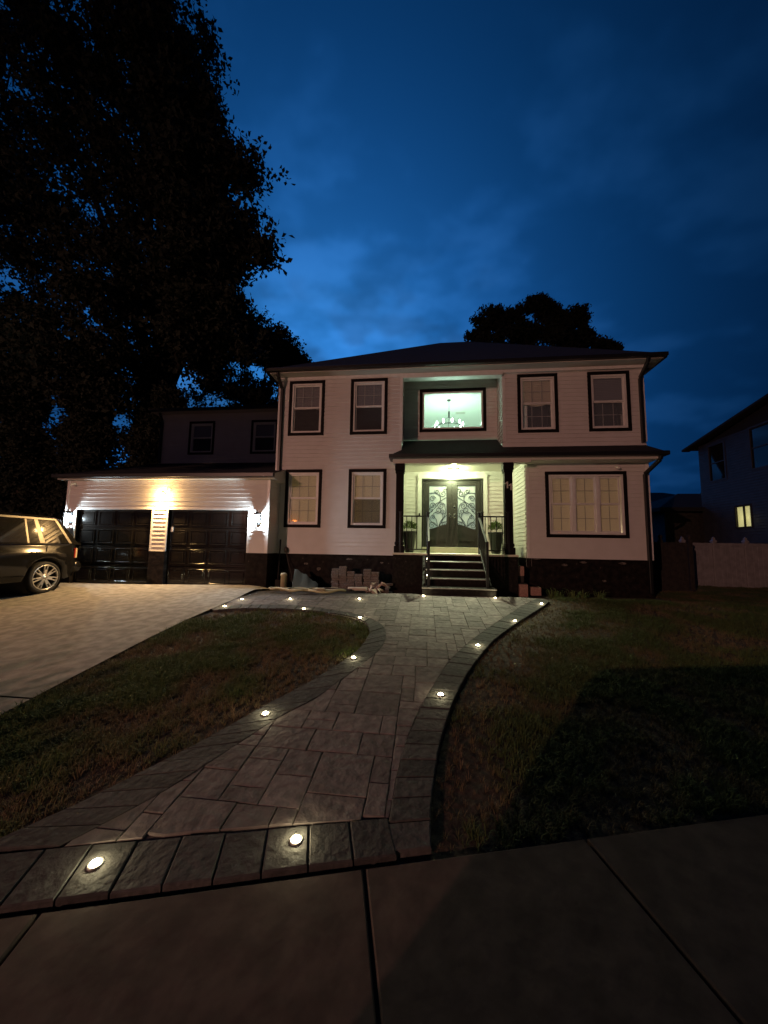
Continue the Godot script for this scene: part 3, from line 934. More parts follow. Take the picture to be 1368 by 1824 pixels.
	downspout(H, [Vector3(wx + 0.1, 6.2, zb + 0.3), Vector3(wx + 0.06, 5.9, zb + 0.07), Vector3(wx + 0.06, 4.2, zb + 0.07)])

# ---------------------------------------------------------------- lamps
func build_lamps() -> void:
	var st: SurfaceTool
	# two wall lanterns on the garage piers
	for k in 2:
		var x: float = [-9.02, -3.44][k]
		var L := thing("wall_lantern", ["lit white wall lantern behind the parked car, left of the garage doors", "lit white wall lantern between right garage door and house corner"][k], "lantern", Vector3(x, 1.72, 0.668), 0.0, "lanterns on the garage")
		st = flat()
		bx(st, Vector3(0, 0.0, 0.008), Vector3(0.11, 0.3, 0.016), 0.004)
		bar(st, Vector3(0, 0.16, 0.01), Vector3(0, 0.19, 0.1), 0.02, 0.02)
		obj(st, "back_plate", M.black_metal, L)
		st = flat()
		lathe(st, [[0.0, 0.24], [0.012, 0.235], [0.014, 0.2], [0.1, 0.135], [0.1, 0.12], [0.0, 0.12]], 4, Transform3D(Basis(Vector3.UP, PI / 4), Vector3(0, 0, 0.1)))
		obj(st, "cap", M.black_metal, L)
		st = flat()
		for sx in [-1.0, 1.0]:
			for sz in [-1.0, 1.0]:
				bar(st, Vector3(sx * 0.062, 0.125, 0.1 + sz * 0.062), Vector3(sx * 0.05, -0.1, 0.1 + sz * 0.05), 0.01, 0.01)
				bar(st, Vector3(sx * 0.05, -0.1, 0.1 + sz * 0.05), Vector3(sx * 0.085, -0.19, 0.1 + sz * 0.075), 0.01, 0.01)
		bx(st, Vector3(0, -0.105, 0.1), Vector3(0.115, 0.014, 0.115), 0.003)
		obj(st, "cage", M.black_metal, L)
		st = smooth()
		lathe(st, [[0.0, -0.09], [0.036, -0.085], [0.036, 0.085], [0.0, 0.09]], 12, Transform3D(Basis.IDENTITY, Vector3(0, 0, 0.1)))
		obj(st, "bulb", M.cool_bulb_glow, L)
		lamp(L, Vector3(0, 0.0, 0.1), Color(0.88, 0.96, 1.0), 3.2, 0.035)
	# the bare warm lamp over the pier between the doors
	var F := thing("garage_flood_lamp", "bright warm bulb lamp on siding above the pier between garage doors", "lamp", Vector3(-6.24, 2.42, 0.655))
	st = smooth()
	lathe(st, [[0.0, 0.0], [0.06, 0.0], [0.06, 0.02], [0.03, 0.03], [0.03, 0.06], [0.0, 0.06]], 16, Transform3D(Basis(Vector3.RIGHT, PI / 2), Vector3.ZERO))
	obj(st, "wall_plate", M.white_plastic, F)
	st = smooth()
	tube(st, curve3([Vector3(0.03, 0.03, 0.02), Vector3(0.1, 0.1, 0.05), Vector3(0.16, 0.07, 0.04), Vector3(0.14, -0.02, 0.02)], 0.02), 0.008)
	obj(st, "conduit", M.white_plastic, F)
	st = smooth()
	lathe(st, [[0.0, -0.02], [0.018, -0.015], [0.022, 0.01], [0.05, 0.05], [0.058, 0.09], [0.045, 0.125], [0.0, 0.142]], 16, Transform3D(Basis(Vector3.RIGHT, PI * 0.66), Vector3(0, -0.01, 0.06)))
	obj(st, "bulb", M.warm_bulb_glow, F)
	var beam := SpotLight3D.new()
	beam.light_color = Color(1.0, 0.8, 0.52)
	beam.light_energy = 11.0
	beam.light_size = 0.055
	beam.spot_range = 40.0
	beam.spot_attenuation = 2.0
	beam.spot_angle = 84.0
	beam.spot_angle_attenuation = 0.6
	beam.shadow_enabled = true
	hold(beam, "light", F)
	beam.transform = Transform3D(Basis(Vector3.RIGHT, -PI / 2 - 0.62), Vector3(0, -0.055, 0.135)) * Transform3D(Basis(Vector3.RIGHT, 0.0), Vector3.ZERO)
	beam.look_at_from_position(beam.global_position, beam.global_position + Vector3(0, -0.75, 0.66), Vector3.RIGHT)
	lamp(F, Vector3(0, -0.055, 0.135), Color(1.0, 0.8, 0.52), 1.3, 0.055)
	# porch ceiling light
	var P := thing("porch_ceiling_light", "round porch ceiling light glowing yellow green above the double doors", "ceiling light", Vector3(1.8, 3.42, -1.0))
	st = smooth()
	lathe(st, [[0.0, 0.0], [0.15, 0.0], [0.15, -0.03], [0.135, -0.035], [0.0, -0.035]], 24)
	obj(st, "base", M.white_plastic, P)
	st = smooth()
	lathe(st, [[0.13, -0.036], [0.12, -0.07], [0.08, -0.09], [0.0, -0.1]], 24)
	obj(st, "diffuser_lamp", M.porch_lamp_glow, P)
	lamp(P, Vector3(0, -0.062, 0), Color(0.94, 1.0, 0.76), 5.2, 0.09)
	# a recessed downlight in the porch beam, over the steps
	var R := thing("porch_downlight", "recessed round downlight in the porch beam over the steps", "downlight", Vector3(1.72, 3.27, 0.25))
	st = smooth()
	lathe(st, [[0.075, -0.002], [0.08, -0.008], [0.1, -0.006], [0.1, 0.0]], 20)
	obj(st, "bezel", M.white_plastic, R)
	st = smooth()
	lathe(st, [[0.074, -0.003], [0.0, -0.004]], 20)
	obj(st, "lens_lamp", M.porch_lamp_glow, R)
	var down := SpotLight3D.new()
	down.light_color = Color(0.97, 1.0, 0.82)
	down.light_energy = 22.0
	down.light_size = 0.06
	down.spot_range = 20.0
	down.spot_attenuation = 2.0
	down.spot_angle = 40.0
	down.spot_angle_attenuation = 0.8
	down.shadow_enabled = true
	hold(down, "light", R)
	down.transform = Transform3D(Basis(Vector3.RIGHT, -PI / 2 - 0.36), Vector3(0, -0.02, 0))
	# foyer behind the picture window, with its chandelier
	var H: Node = get_node("house")
	st = flat()
	span(st, Vector3(0.2, 6.06, -4.9), Vector3(3.3, 6.12, -0.93))
	span(st, Vector3(0.2, 3.6, -4.96), Vector3(3.3, 6.06, -4.9))
	span(st, Vector3(0.2, 3.6, -4.9), Vector3(0.26, 6.06, -0.93))
	span(st, Vector3(3.24, 3.6, -4.9), Vector3(3.3, 6.06, -0.93))
	span(st, Vector3(0.2, 3.56, -4.96), Vector3(3.3, 3.6, -0.93))
	obj(st, "foyer", M.plaster, H)
	st = flat()
	bx(st, Vector3(2.25, 6.052, -3.4), Vector3(0.34, 0.012, 0.2), 0.003)
	obj(st, "ceiling_vent", M.soffit, H)
	var C := thing("chandelier", "ring chandelier with lit candle bulbs hanging behind the picture window", "chandelier", Vector3(1.75, 6.06, -2.2))
	st = smooth()
	lathe(st, [[0.0, 0.0], [0.07, 0.0], [0.06, -0.03], [0.0, -0.035]], 16)
	obj(st, "canopy", M.black_metal, C)
	st = smooth()
	tube(st, PackedVector3Array([Vector3(0, -0.03, 0), Vector3(0, -0.42, 0)]), 0.008)
	tube(st, PackedVector3Array([Vector3(0, -0.4, 0), Vector3(0, -0.62, 0)]), 0.03, 0.03, 8)
	for k in 4:
		var a := TAU * k / 4.0
		tube(st, PackedVector3Array([Vector3(cos(a) * 0.025, -0.6, sin(a) * 0.025), Vector3(cos(a) * 0.45, -0.96, sin(a) * 0.45)]), 0.006)
	obj(st, "stem", M.black_metal, C)
	st = smooth()
	var circle := PackedVector3Array()
	for k in 33:
		circle.append(Vector3(cos(TAU * k / 32.0) * 0.46, -0.96, sin(TAU * k / 32.0) * 0.46))
	tube(st, circle, 0.016, 0.016, 6, false)
	obj(st, "ring", M.black_metal, C)
	for k in 10:
		var a := TAU * (k + 0.25) / 10.0
		var o := Vector3(cos(a) * 0.46, -0.945, sin(a) * 0.46)
		st = smooth()
		lathe(st, [[0.0, 0.0], [0.016, 0.005], [0.026, 0.05], [0.036, 0.085], [0.022, 0.13], [0.0, 0.15]], 10, Transform3D(Basis.IDENTITY, o))
		obj(st, "candle_bulb", M.candle_bulb_glow, C)
		lamp(C, o + Vector3(0, 0.07, 0), Color(0.8, 1.0, 0.87), 0.24, 0.02)
	# the street lamp across the street; its hood cuts the light off at the horizontal, below it the pink light falls on the front
	var S := thing("street_lamp", "tall street lamp across the road behind the camera", "street lamp", Vector3(-17.6, -0.8, 34.7))
	st = smooth()
	lathe(st, [[0.0, 0.0], [0.14, 0.0], [0.13, 0.5], [0.09, 0.6], [0.06, 7.6], [0.0, 7.65]], 12)
	tube(st, curve3([Vector3(0, 7.4, 0), Vector3(0.2, 7.66, -0.25), Vector3(0.55, 7.66, -0.64)], 0.08), 0.035)
	obj(st, "pole", M.black_metal, S)
	st = smooth()
	lathe(st, [[0.0, 0.24], [0.12, 0.22], [0.2, 0.1], [0.215, -0.05], [0.2, -0.05], [0.185, 0.09], [0.0, 0.17]], 20, Transform3D(Basis.IDENTITY, Vector3(0.6, 7.45, -0.7)))
	obj(st, "hood", M.black_metal, S)
	st = smooth()
	lathe(st, [[0.0, 0.06], [0.08, 0.04], [0.1, -0.03], [0.07, -0.08], [0.0, -0.1]], 16, Transform3D(Basis.IDENTITY, Vector3(0.6, 7.42, -0.7)))
	obj(st, "globe_lamp", M.street_lamp_glow, S)
	lamp(S, Vector3(0.6, 7.4, -0.7), Color(1.0, 0.73, 0.64), 530.0, 0.11, 90.0)
	# puck lights along the path
	var spots := [[-0.71, 7.93, "in the front border at the left corner of the path"], [0.26, 7.68, "in the front border nearest the pavement joint"], [-0.45, 6.53, "in the left border, second up from the pavement"],
		[0.09, 5.23, "in the left border where the path is narrowest"], [-0.13, 3.58, "on the inside of the left border bend"], [-1.26, 3.17, "in the lawn side border of the side path"], [-0.38, 2.29, "beside the paving block stacks"],
		[-1.78, 2.5, "in front of the coiled hose"], [-2.8, 3.2, "at the driveway end of the side path, lawn side"], [-2.74, 2.66, "at the driveway end of the side path, house side"], [0.94, 1.86, "at the left foot of the steps"], [2.44, 1.84, "at the right foot of the steps"],
		[3.26, 2.2, "at the far right end of the border by the weeds"], [2.45, 3.44, "in the right border, second from the house"], [1.68, 4.62, "in the right border halfway along the path"], [1.12, 6.0, "in the right border nearest the pavement"]]
	for s in spots:
		var y := G(s[0], s[1]) + 0.024
		var L := thing("puck_light", "small round lit paver light " + s[2], "path light", Vector3(s[0], y, s[1]), 0.0, "paver lights along the path")
		st = smooth()
		lathe(st, [[0.024, 0.0], [0.027, 0.004], [0.036, 0.004], [0.038, 0.0], [0.038, -0.03]], 16)
		obj(st, "bezel", M.nosing, L)
		st = smooth()
		lathe(st, [[0.026, 0.002], [0.022, 0.01], [0.012, 0.016], [0.0, 0.018]], 16)
		obj(st, "lens_lamp", M.puck_lamp_glow, L)
		lamp(L, Vector3(0, 0.032, 0), Color(1.0, 0.94, 0.74), 0.034, 0.012, 6.0)
	for k in 2:
		var L := thing("step_light", ["small lit step light on the left cheek, upper of the two", "small lit step light on the left cheek, lower of the two"][k], "step light", [Vector3(0.998, 0.78, 0.9), Vector3(0.998, 0.42, 1.4)][k], 0.0, "step lights")
		st = smooth()
		lathe(st, [[0.03, 0.0], [0.028, 0.008], [0.018, 0.009]], 14, Transform3D(Basis(Vector3.FORWARD, PI / 2), Vector3.ZERO))
		obj(st, "bezel", M.nosing, L)
		st = smooth()
		lathe(st, [[0.018, 0.006], [0.012, 0.016], [0.0, 0.02]], 14, Transform3D(Basis(Vector3.FORWARD, PI / 2), Vector3.ZERO))
		obj(st, "lens_lamp", M.puck_lamp_glow, L)
		st = flat()
		bx(st, Vector3(-0.02, -0.1, 0), Vector3(0.03, 0.35, 0.07), 0.004)
		obj(st, "mounting_post", M.black_metal, L)
		lamp(L, Vector3(0.022, 0, 0), Color(1.0, 0.94, 0.78), [0.02, 0.05][k], 0.012, 6.0)
	# table lamps in the two front rooms downstairs, behind the blinds
	for k in 2:
		var T := thing("table_lamp", ["dim table lamp behind the blinds of the left ground floor room", "dim table lamp behind the blinds of the triple window"][k], "lamp", [Vector3(-1.6, 1.3, -2.2), Vector3(5.2, 1.3, -2.2)][k], 0.0, "table lamps indoors")
		st = smooth()
		lathe(st, [[0.0, 0.0], [0.09, 0.0], [0.05, 0.04], [0.06, 0.2], [0.02, 0.3], [0.0, 0.3]], 14)
		obj(st, "base", M.cream, T)
		st = smooth()
		lathe(st, [[0.0, 0.28], [0.03, 0.3], [0.04, 0.36], [0.0, 0.42]], 12)
		obj(st, "bulb", M.candle_lamp_glow, T)
		lamp(T, Vector3(0, 0.35, 0), Color(1.0, 0.88, 0.66), [1.2, 0.8][k], 0.04, 8.0)
		st = flat()
		bx(st, Vector3(0, -0.035, 0), Vector3(0.6, 0.05, 0.5), 0.006)
		for sx in [-0.26, 0.26]:
			bx(st, Vector3(sx, -0.3, 0), Vector3(0.05, 0.5, 0.4), 0.004)
		tag(obj(st, "side_table", M.dark_wood, self, T.position), ["side table under the left room table lamp", "side table under the right room table lamp"][k], "table", "side tables indoors")
	# a candle lamp on the sill of the lower left window
	var W := thing("window_candle_lamp", "small orange lamp glowing in the lower left house window", "lamp", Vector3(-2.72, 1.7, -0.078))
	st = smooth()
	lathe(st, [[0.0, 0.0], [0.012, 0.0], [0.012, 0.03], [0.009, 0.035], [0.0, 0.06]], 10)
	obj(st, "bulb", M.candle_lamp_glow, W)
	lamp(W, Vector3(0, 0.03, 0), Color(1.0, 0.5, 0.17), 0.02, 0.01, 3.0)

func curve3(pts: Array, step: float) -> PackedVector3Array:
	var c := Curve3D.new()
	c.bake_interval = 0.02
	for i in pts.size():
		var a: Vector3 = pts[maxi(i - 1, 0)]
		var b: Vector3 = pts[mini(i + 1, pts.size() - 1)]
		var t := (b - a) / 6.0
		c.add_point(pts[i], -t, t)
	var n := maxi(1, int(round(c.get_baked_length() / step)))
	var out := PackedVector3Array()
	for i in n + 1:
		out.append(c.sample_baked(c.get_baked_length() * i / n, true))
	return out

# ---------------------------------------------------------------- ground
func grid_sheet(xs: PackedFloat32Array, zs: PackedFloat32Array, lift: float) -> ArrayMesh:
	var st := smooth()
	for i in xs.size() - 1:
		for j in zs.size() - 1:
			var a := Vector3(xs[i], G(xs[i], zs[j]) + lift, zs[j])
			var b := Vector3(xs[i + 1], G(xs[i + 1], zs[j]) + lift, zs[j])
			var c := Vector3(xs[i + 1], G(xs[i + 1], zs[j + 1]) + lift, zs[j + 1])
			var d := Vector3(xs[i], G(xs[i], zs[j + 1]) + lift, zs[j + 1])
			quad(st, a, b, c, d)
	return done(st)

func range_of(a: float, b: float, step: float) -> PackedFloat32Array:
	var out := PackedFloat32Array()
	var n := maxi(1, int(ceil((b - a) / step - 0.001)))
	for i in n + 1:
		out.append(lerpf(a, b, float(i) / n))
	return out

# a slab that follows the ground: outline in x, z; chamfered top edge
func slab(poly: PackedVector2Array, lift: float, deep: float, cham: float, tilt := Vector3.ZERO) -> ArrayMesh:
	var st := flat()
	if Geometry2D.is_polygon_clockwise(poly):
		poly.reverse()
	var c := Vector2.ZERO
	for p in poly:
		c += p / poly.size()
	var up := PackedVector3Array()
	var mid := PackedVector3Array()
	var down := PackedVector3Array()
	var at := func(p: Vector2, off: float) -> Vector3: return Vector3(p.x, G(p.x, p.y) + lift + off + tilt.x * (p.x - c.x) + tilt.z * (p.y - c.y) + tilt.y, p.y)
	for p in poly:
		var q := p + (c - p).limit_length(cham * 1.5)
		up.append(at.call(q, 0.0))
		mid.append(at.call(p, -cham))
		down.append(at.call(p, -deep))
	var t := Geometry2D.triangulate_polygon(poly)
	for i in range(0, t.size(), 3):
		tri(st, up[t[i]], up[t[i + 1]], up[t[i + 2]])
	for i in poly.size():
		var j := (i + 1) % poly.size()
		quad(st, up[i], up[j], mid[j], mid[i])
		quad(st, mid[i], mid[j], down[j], down[i])
	return done(st)

var field := PackedVector2Array()
var left_lawn := PackedVector2Array()
var right_lawn := PackedVector2Array()
var left_rim := PackedVector2Array()
var right_rim := PackedVector2Array()

func build_ground() -> void:
	# one sheet to the horizon
	var xs := PackedFloat32Array([-160, -80, -40, -24])
	xs.append_array(range_of(-16, 16, 0.5))
	xs.append_array(PackedFloat32Array([24, 40, 80, 160]))
	var zs := PackedFloat32Array([-160, -80, -40, -20])
	zs.append_array(range_of(-10, 13, 0.5))
	zs.append_array(PackedFloat32Array([18, 30, 60, 120]))
	structure(put(grid_sheet(xs, zs, -0.03), "ground", M.soil))
	# driveway: two concrete bays with a joint between them
	var right := [Vector2(-3.0, 0.95), Vector2(-2.94, 2.5), Vector2(-3.0, 4.02), Vector2(-2.95, 5.04), Vector2(-2.84, 6.25), Vector2(-2.72, 7.4), Vector2(-2.6, 8.55)]
	var dr := Node3D.new()
	hold(dr, "driveway", self)
	structure(dr)
	for bay in [[0.72, 6.52], [6.545, 8.9]]:
		var st := smooth()
		var rows := range_of(bay[0], bay[1], 0.24)
		for i in rows.size() - 1:
			var cols := 24
			for k in cols:
				var c := [Vector2(k, i), Vector2(k + 1, i), Vector2(k + 1, i + 1), Vector2(k, i + 1)]
				var v := PackedVector3Array()
				for q in c:
					var z: float = rows[int(q.y)]
					var x: float = lerpf(-10.2, edge_at(right, z), q.x / cols)
					v.append(Vector3(x, G(x, z) + 0.012 + 0.006 * hills.get_noise_2d(x * 60.0, z * 60.0), z))
				quad(st, v[0], v[1], v[2], v[3])
		obj(st, "concrete_bay", M.driveway, dr)
	# public pavement: concrete slabs with joints
	var sw := Node3D.new()
	hold(sw, "pavement", self)
	structure(sw)
	var o := Vector2(1.0, 7.67)
	var along := Vector2(1, -0.26).normalized()
	var out := Vector2(0.26, 1).normalized()
	var cuts := [-9.0, -7.6, -6.3, -4.87, -3.37, -1.83, -0.36, 0.88, 2.2, 3.5, 4.8, 6.1, 7.4, 8.7, 10.0]
	for k in cuts.size() - 1:
		var a: float = cuts[k] + 0.009
		var b: float = cuts[k + 1] - 0.009
		var p := PackedVector2Array()
		var n := 8
		for i in n + 1:
			p.append(o + along * lerpf(a, b, float(i) / n) + out * 0.02)
		for i in n + 1:
			p.append(o + along * lerpf(b, a, float(i) / n) + out * 1.5)
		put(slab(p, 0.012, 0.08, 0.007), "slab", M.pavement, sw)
	# road and kerb behind the camera
	var rs := flat()
	var q := []
	for s in [[-40.0, 3.6], [40.0, 3.6], [40.0, 12.0], [-40.0, 12.0]]:
		var p: Vector2 = o + along * s[0] + out * s[1]
		q.append(Vector3(p.x, -0.98, p.y))
	quad(rs, q[0], q[1], q[2], q[3])
	structure(obj(rs, "road", M.asphalt))
	var ks := flat()
	var k0: Vector2 = o + along * -20.0 + out * 3.5
	var k1: Vector2 = o + along * 20.0 + out * 3.5
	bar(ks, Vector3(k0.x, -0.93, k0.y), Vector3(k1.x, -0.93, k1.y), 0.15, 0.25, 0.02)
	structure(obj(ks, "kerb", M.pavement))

func edge_at(line: Array, z: float) -> float:
	for i in line.size() - 1:
		if z <= line[i + 1].y or i == line.size() - 2:
			return lerpf(line[i].x, line[i + 1].x, clampf((z - line[i].y) / (line[i + 1].y - line[i].y), 0.0, 1.3))
	return line[0].x

func build_path() -> void:
	var ri := [Vector2(3.3, 1.75), Vector2(2.93, 2.25), Vector2(2.36, 3.15), Vector2(1.84, 4.01), Vector2(1.48, 4.68), Vector2(1.26, 5.16), Vector2(1.11, 5.62), Vector2(0.96, 6.11), Vector2(0.85, 6.57), Vector2(0.78, 7.04), Vector2(0.755, 7.47), Vector2(0.76, 7.69)]
	var ro := [Vector2(3.5, 1.95), Vector2(3.08, 2.6), Vector2(2.52, 3.42), Vector2(2.0, 4.25), Vector2(1.66, 4.95), Vector2(1.43, 5.5), Vector2(1.28, 5.95), Vector2(1.17, 6.35), Vector2(1.08, 6.75), Vector2(1.03, 7.1), Vector2(1.0, 7.4), Vector2(1.0, 7.63)]
	var li := [Vector2(-2.86, 3.17), Vector2(-2.36, 2.98), Vector2(-1.5, 2.93), Vector2(-0.63, 3.17), Vector2(-0.06, 3.47), Vector2(0.28, 3.89), Vector2(0.4, 4.39), Vector2(0.37, 4.92), Vector2(0.2, 5.45), Vector2(0.04, 5.88), Vector2(-0.1, 6.22), Vector2(-0.3, 6.54), Vector2(-0.47, 6.91), Vector2(-0.58, 7.17), Vector2(-0.7, 7.42), Vector2(-0.86, 7.67), Vector2(-0.97, 7.83), Vector2(-1.0, 7.86)]
	var lo := [Vector2(-2.82, 3.4), Vector2(-2.2, 3.22), Vector2(-1.3, 3.2), Vector2(-0.45, 3.42), Vector2(-0.05, 3.72), Vector2(0.12, 4.15), Vector2(0.13, 4.6), Vector2(0.07, 5.0), Vector2(-0.06, 5.4), Vector2(-0.22, 5.8), Vector2(-0.4, 6.15), Vector2(-0.58, 6.5), Vector2(-0.74, 6.84), Vector2(-0.88, 7.1), Vector2(-1.03, 7.36), Vector2(-1.17, 7.58), Vector2(-1.3, 7.76), Vector2(-1.42, 7.93)]
	var top := [Vector2(-2.93, 2.58), Vector2(-2.48, 2.22), Vector2(-1.34, 2.2), Vector2(-0.44, 1.92), Vector2(0.5, 1.5), Vector2(0.86, 1.66), Vector2(2.54, 1.66), Vector2(2.97, 1.58), Vector2(3.3, 1.75)]
	var front := [Vector2(0.75, 7.47), Vector2(0.13, 7.59), Vector2(-0.32, 7.69), Vector2(-0.97, 7.86)]
	var rin := curve(ri, 0.05)
	var lin := curve(li, 0.05)
	field = PackedVector2Array(top)
	for p in rin:
		if p.y < 7.46 and p.y > 1.76:
			field.append(p)
	for p in front:
		field.append(p)
	var back := lin.duplicate()
	back.reverse()
	for p in back:
		if p.y < 7.84:
			field.append(p)
	# sand bed a little below the stones
	var path := Node3D.new()
	hold(path, "paver_path", self)
	structure(path)
	var bedline := Geometry2D.offset_polygon(field, 0.2)[0]
	put(slab(bedline, 0.004, 0.05, 0.001), "sand_bed", M.sand, path)
	# stones of several sizes on a 0.15 m grid laid parallel to the house
	var u := 0.132
	var n := 52
	var z0 := 1.4
	var x0 := -3.1
	var used := {}
	var sizes := [Vector2i(2, 2), Vector2i(2, 1), Vector2i(3, 2), Vector2i(2, 2), Vector2i(3, 3), Vector2i(1, 2), Vector2i(3, 1), Vector2i(3, 2), Vector2i(1, 1)]
	for j in n:
		for i in 52:
			if used.has(Vector2i(i, j)):
				continue
			var order := [0, 1, 2, 3, 4, 6, 7]
			for k in order.size():
				var r := rng.randi_range(k, order.size() - 1)
				var h: int = order[k]
				order[k] = order[r]
				order[r] = h
			order.append(5)
			order.append(8)
			for k in order:
				var s: Vector2i = sizes[k]
				var fits := true
				for a in s.x:
					for b in s.y:
						if used.has(Vector2i(i + a, j + b)):
							fits = false
				if not fits:
					continue
				for a in s.x:
					for b in s.y:
						used[Vector2i(i + a, j + b)] = true
				var p := Vector2(x0 + i * u, z0 + j * u)
				var g := 0.0028
				var w := s.x * u
				var h := s.y * u
				var rect := PackedVector2Array()
				var wob := func() -> float: return rng.randf_range(-0.003, 0.003)
				for c in [Vector2(0, 0), Vector2(0.5, 0), Vector2(1, 0), Vector2(1, 0.5), Vector2(1, 1), Vector2(0.5, 1), Vector2(0, 1), Vector2(0, 0.5)]:
					rect.append(p + Vector2(lerpf(g, w - g, c.x) + wob.call(), lerpf(g, h - g, c.y) + wob.call()))
				for piece in Geometry2D.intersect_polygons(rect, field):
					var area := 0.0
					for q in piece.size():
						area += piece[q].cross(piece[(q + 1) % piece.size()]) * 0.5
					if absf(area) < 0.0025:
						continue
					var tilt := Vector3(rng.randf_range(-0.007, 0.007), rng.randf_range(-0.002, 0.003), rng.randf_range(-0.007, 0.007))
					put(slab(piece, 0.018, 0.045, 0.004, tilt), "paver", M["paver_%d" % rng.randi_range(0, 3)], path)
				break
	# dark borders
	var bd := Node3D.new()
	hold(bd, "paver_border", self)
	structure(bd)
	for pair in [[ri, ro, 0.175], [li, lo, 0.175]]:
		var a := curve(pair[0], 0.02)
		var b := curve(pair[1], 0.02)
		var c := curve(pair[1], pair[2])
		var m := c.size() - 1
		for k in m:
			var poly := PackedVector2Array()
			for t in [0.02, 0.5, 0.98]:
				poly.append(sample(a, (k + t) / m))
			for t in [0.98, 0.5, 0.02]:
				poly.append(sample(b, (k + t) / m))
			border_stone(poly, bd)
	var c0 := Vector2(0.75, 7.475)
	var c1 := Vector2(-1.5, 7.985)
	var e0 := Vector2(0.82, 7.695)
	var e1 := Vector2(-1.42, 8.275)
	for k in 10:
		var poly := PackedVector2Array()
		for t in [0.02, 0.98]:
			poly.append(c0.lerp(c1, (k + t) / 10.0))
		for t in [0.98, 0.02]:
			poly.append(e0.lerp(e1, (k + t) / 10.0))
		border_stone(poly, bd)
	# lawns either side
	var lob := curve(lo, 0.1)
	left_rim = curve(lo, 0.25)
	right_rim = curve(ro, 0.25)
	left_lawn = PackedVector2Array([Vector2(-2.86, 3.6)])
	for p in lob:
		if p.x > -2.6:
			left_lawn.append(p + Vector2(-0.01, 0.01))
	left_lawn.append_array(PackedVector2Array([Vector2(-1.5, 8.0), Vector2(-1.5, 8.29), Vector2(-2.55, 8.55), Vector2(-2.72, 7.4), Vector2(-2.84, 6.25), Vector2(-2.93, 5.04), Vector2(-2.98, 4.02)]))
	right_lawn = PackedVector2Array([Vector2(3.6, 1.75), Vector2(3.52, 1.98)])
	for p in curve(ro, 0.1):
		right_lawn.append(p + Vector2(0.012, 0.0))
	right_lawn.append_array(PackedVector2Array([Vector2(1.02, 7.64), Vector2(5.0, 6.6), Vector2(11.0, 5.05), Vector2(13.0, 4.5), Vector2(13.0, -3.8), Vector2(6.9, -3.8), Vector2(6.8, 0.6), Vector2(4.2, 0.5)]))

func sample(line: PackedVector2Array, t: float) -> Vector2:
	var f := clampf(t, 0.0, 1.0) * (line.size() - 1)
	var i := mini(int(f), line.size() - 2)
	return line[i].lerp(line[i + 1], f - i)

func border_stone(poly: PackedVector2Array, parent: Node) -> void:
	var tilt := Vector3(rng.randf_range(-0.012, 0.012), rng.randf_range(-0.003, 0.004), rng.randf_range(-0.012, 0.012))
	put(slab(poly, 0.02, 0.07, 0.006, tilt), "border_paver", M["charcoal_%d" % rng.randi_range(0, 2)], parent)

# a tuft of bent blades
func tuft_mesh(blades: int, tall: float, wide: float) -> ArrayMesh:
	var st := flat()
	for k in blades:
		var a := TAU * (k + rng.randf()) / blades
		var d := Vector3(cos(a), 0, sin(a))
		var s := Vector3(-d.z, 0, d.x) * wide
		var o := d * rng.randf_range(0.0, 0.03)
		var h := tall * rng.randf_range(0.6, 1.2)
		var m := o + d * h * 0.25 + Vector3.UP * h * 0.65
		var t := o + d * h * rng.randf_range(0.5, 0.95) + Vector3.UP * h * rng.randf_range(0.75, 1.0)
		quad(st, o - s, o + s, m + s * 0.8, m - s * 0.8)
		tri(st, m - s * 0.8, m + s * 0.8, t)
	return done(st)

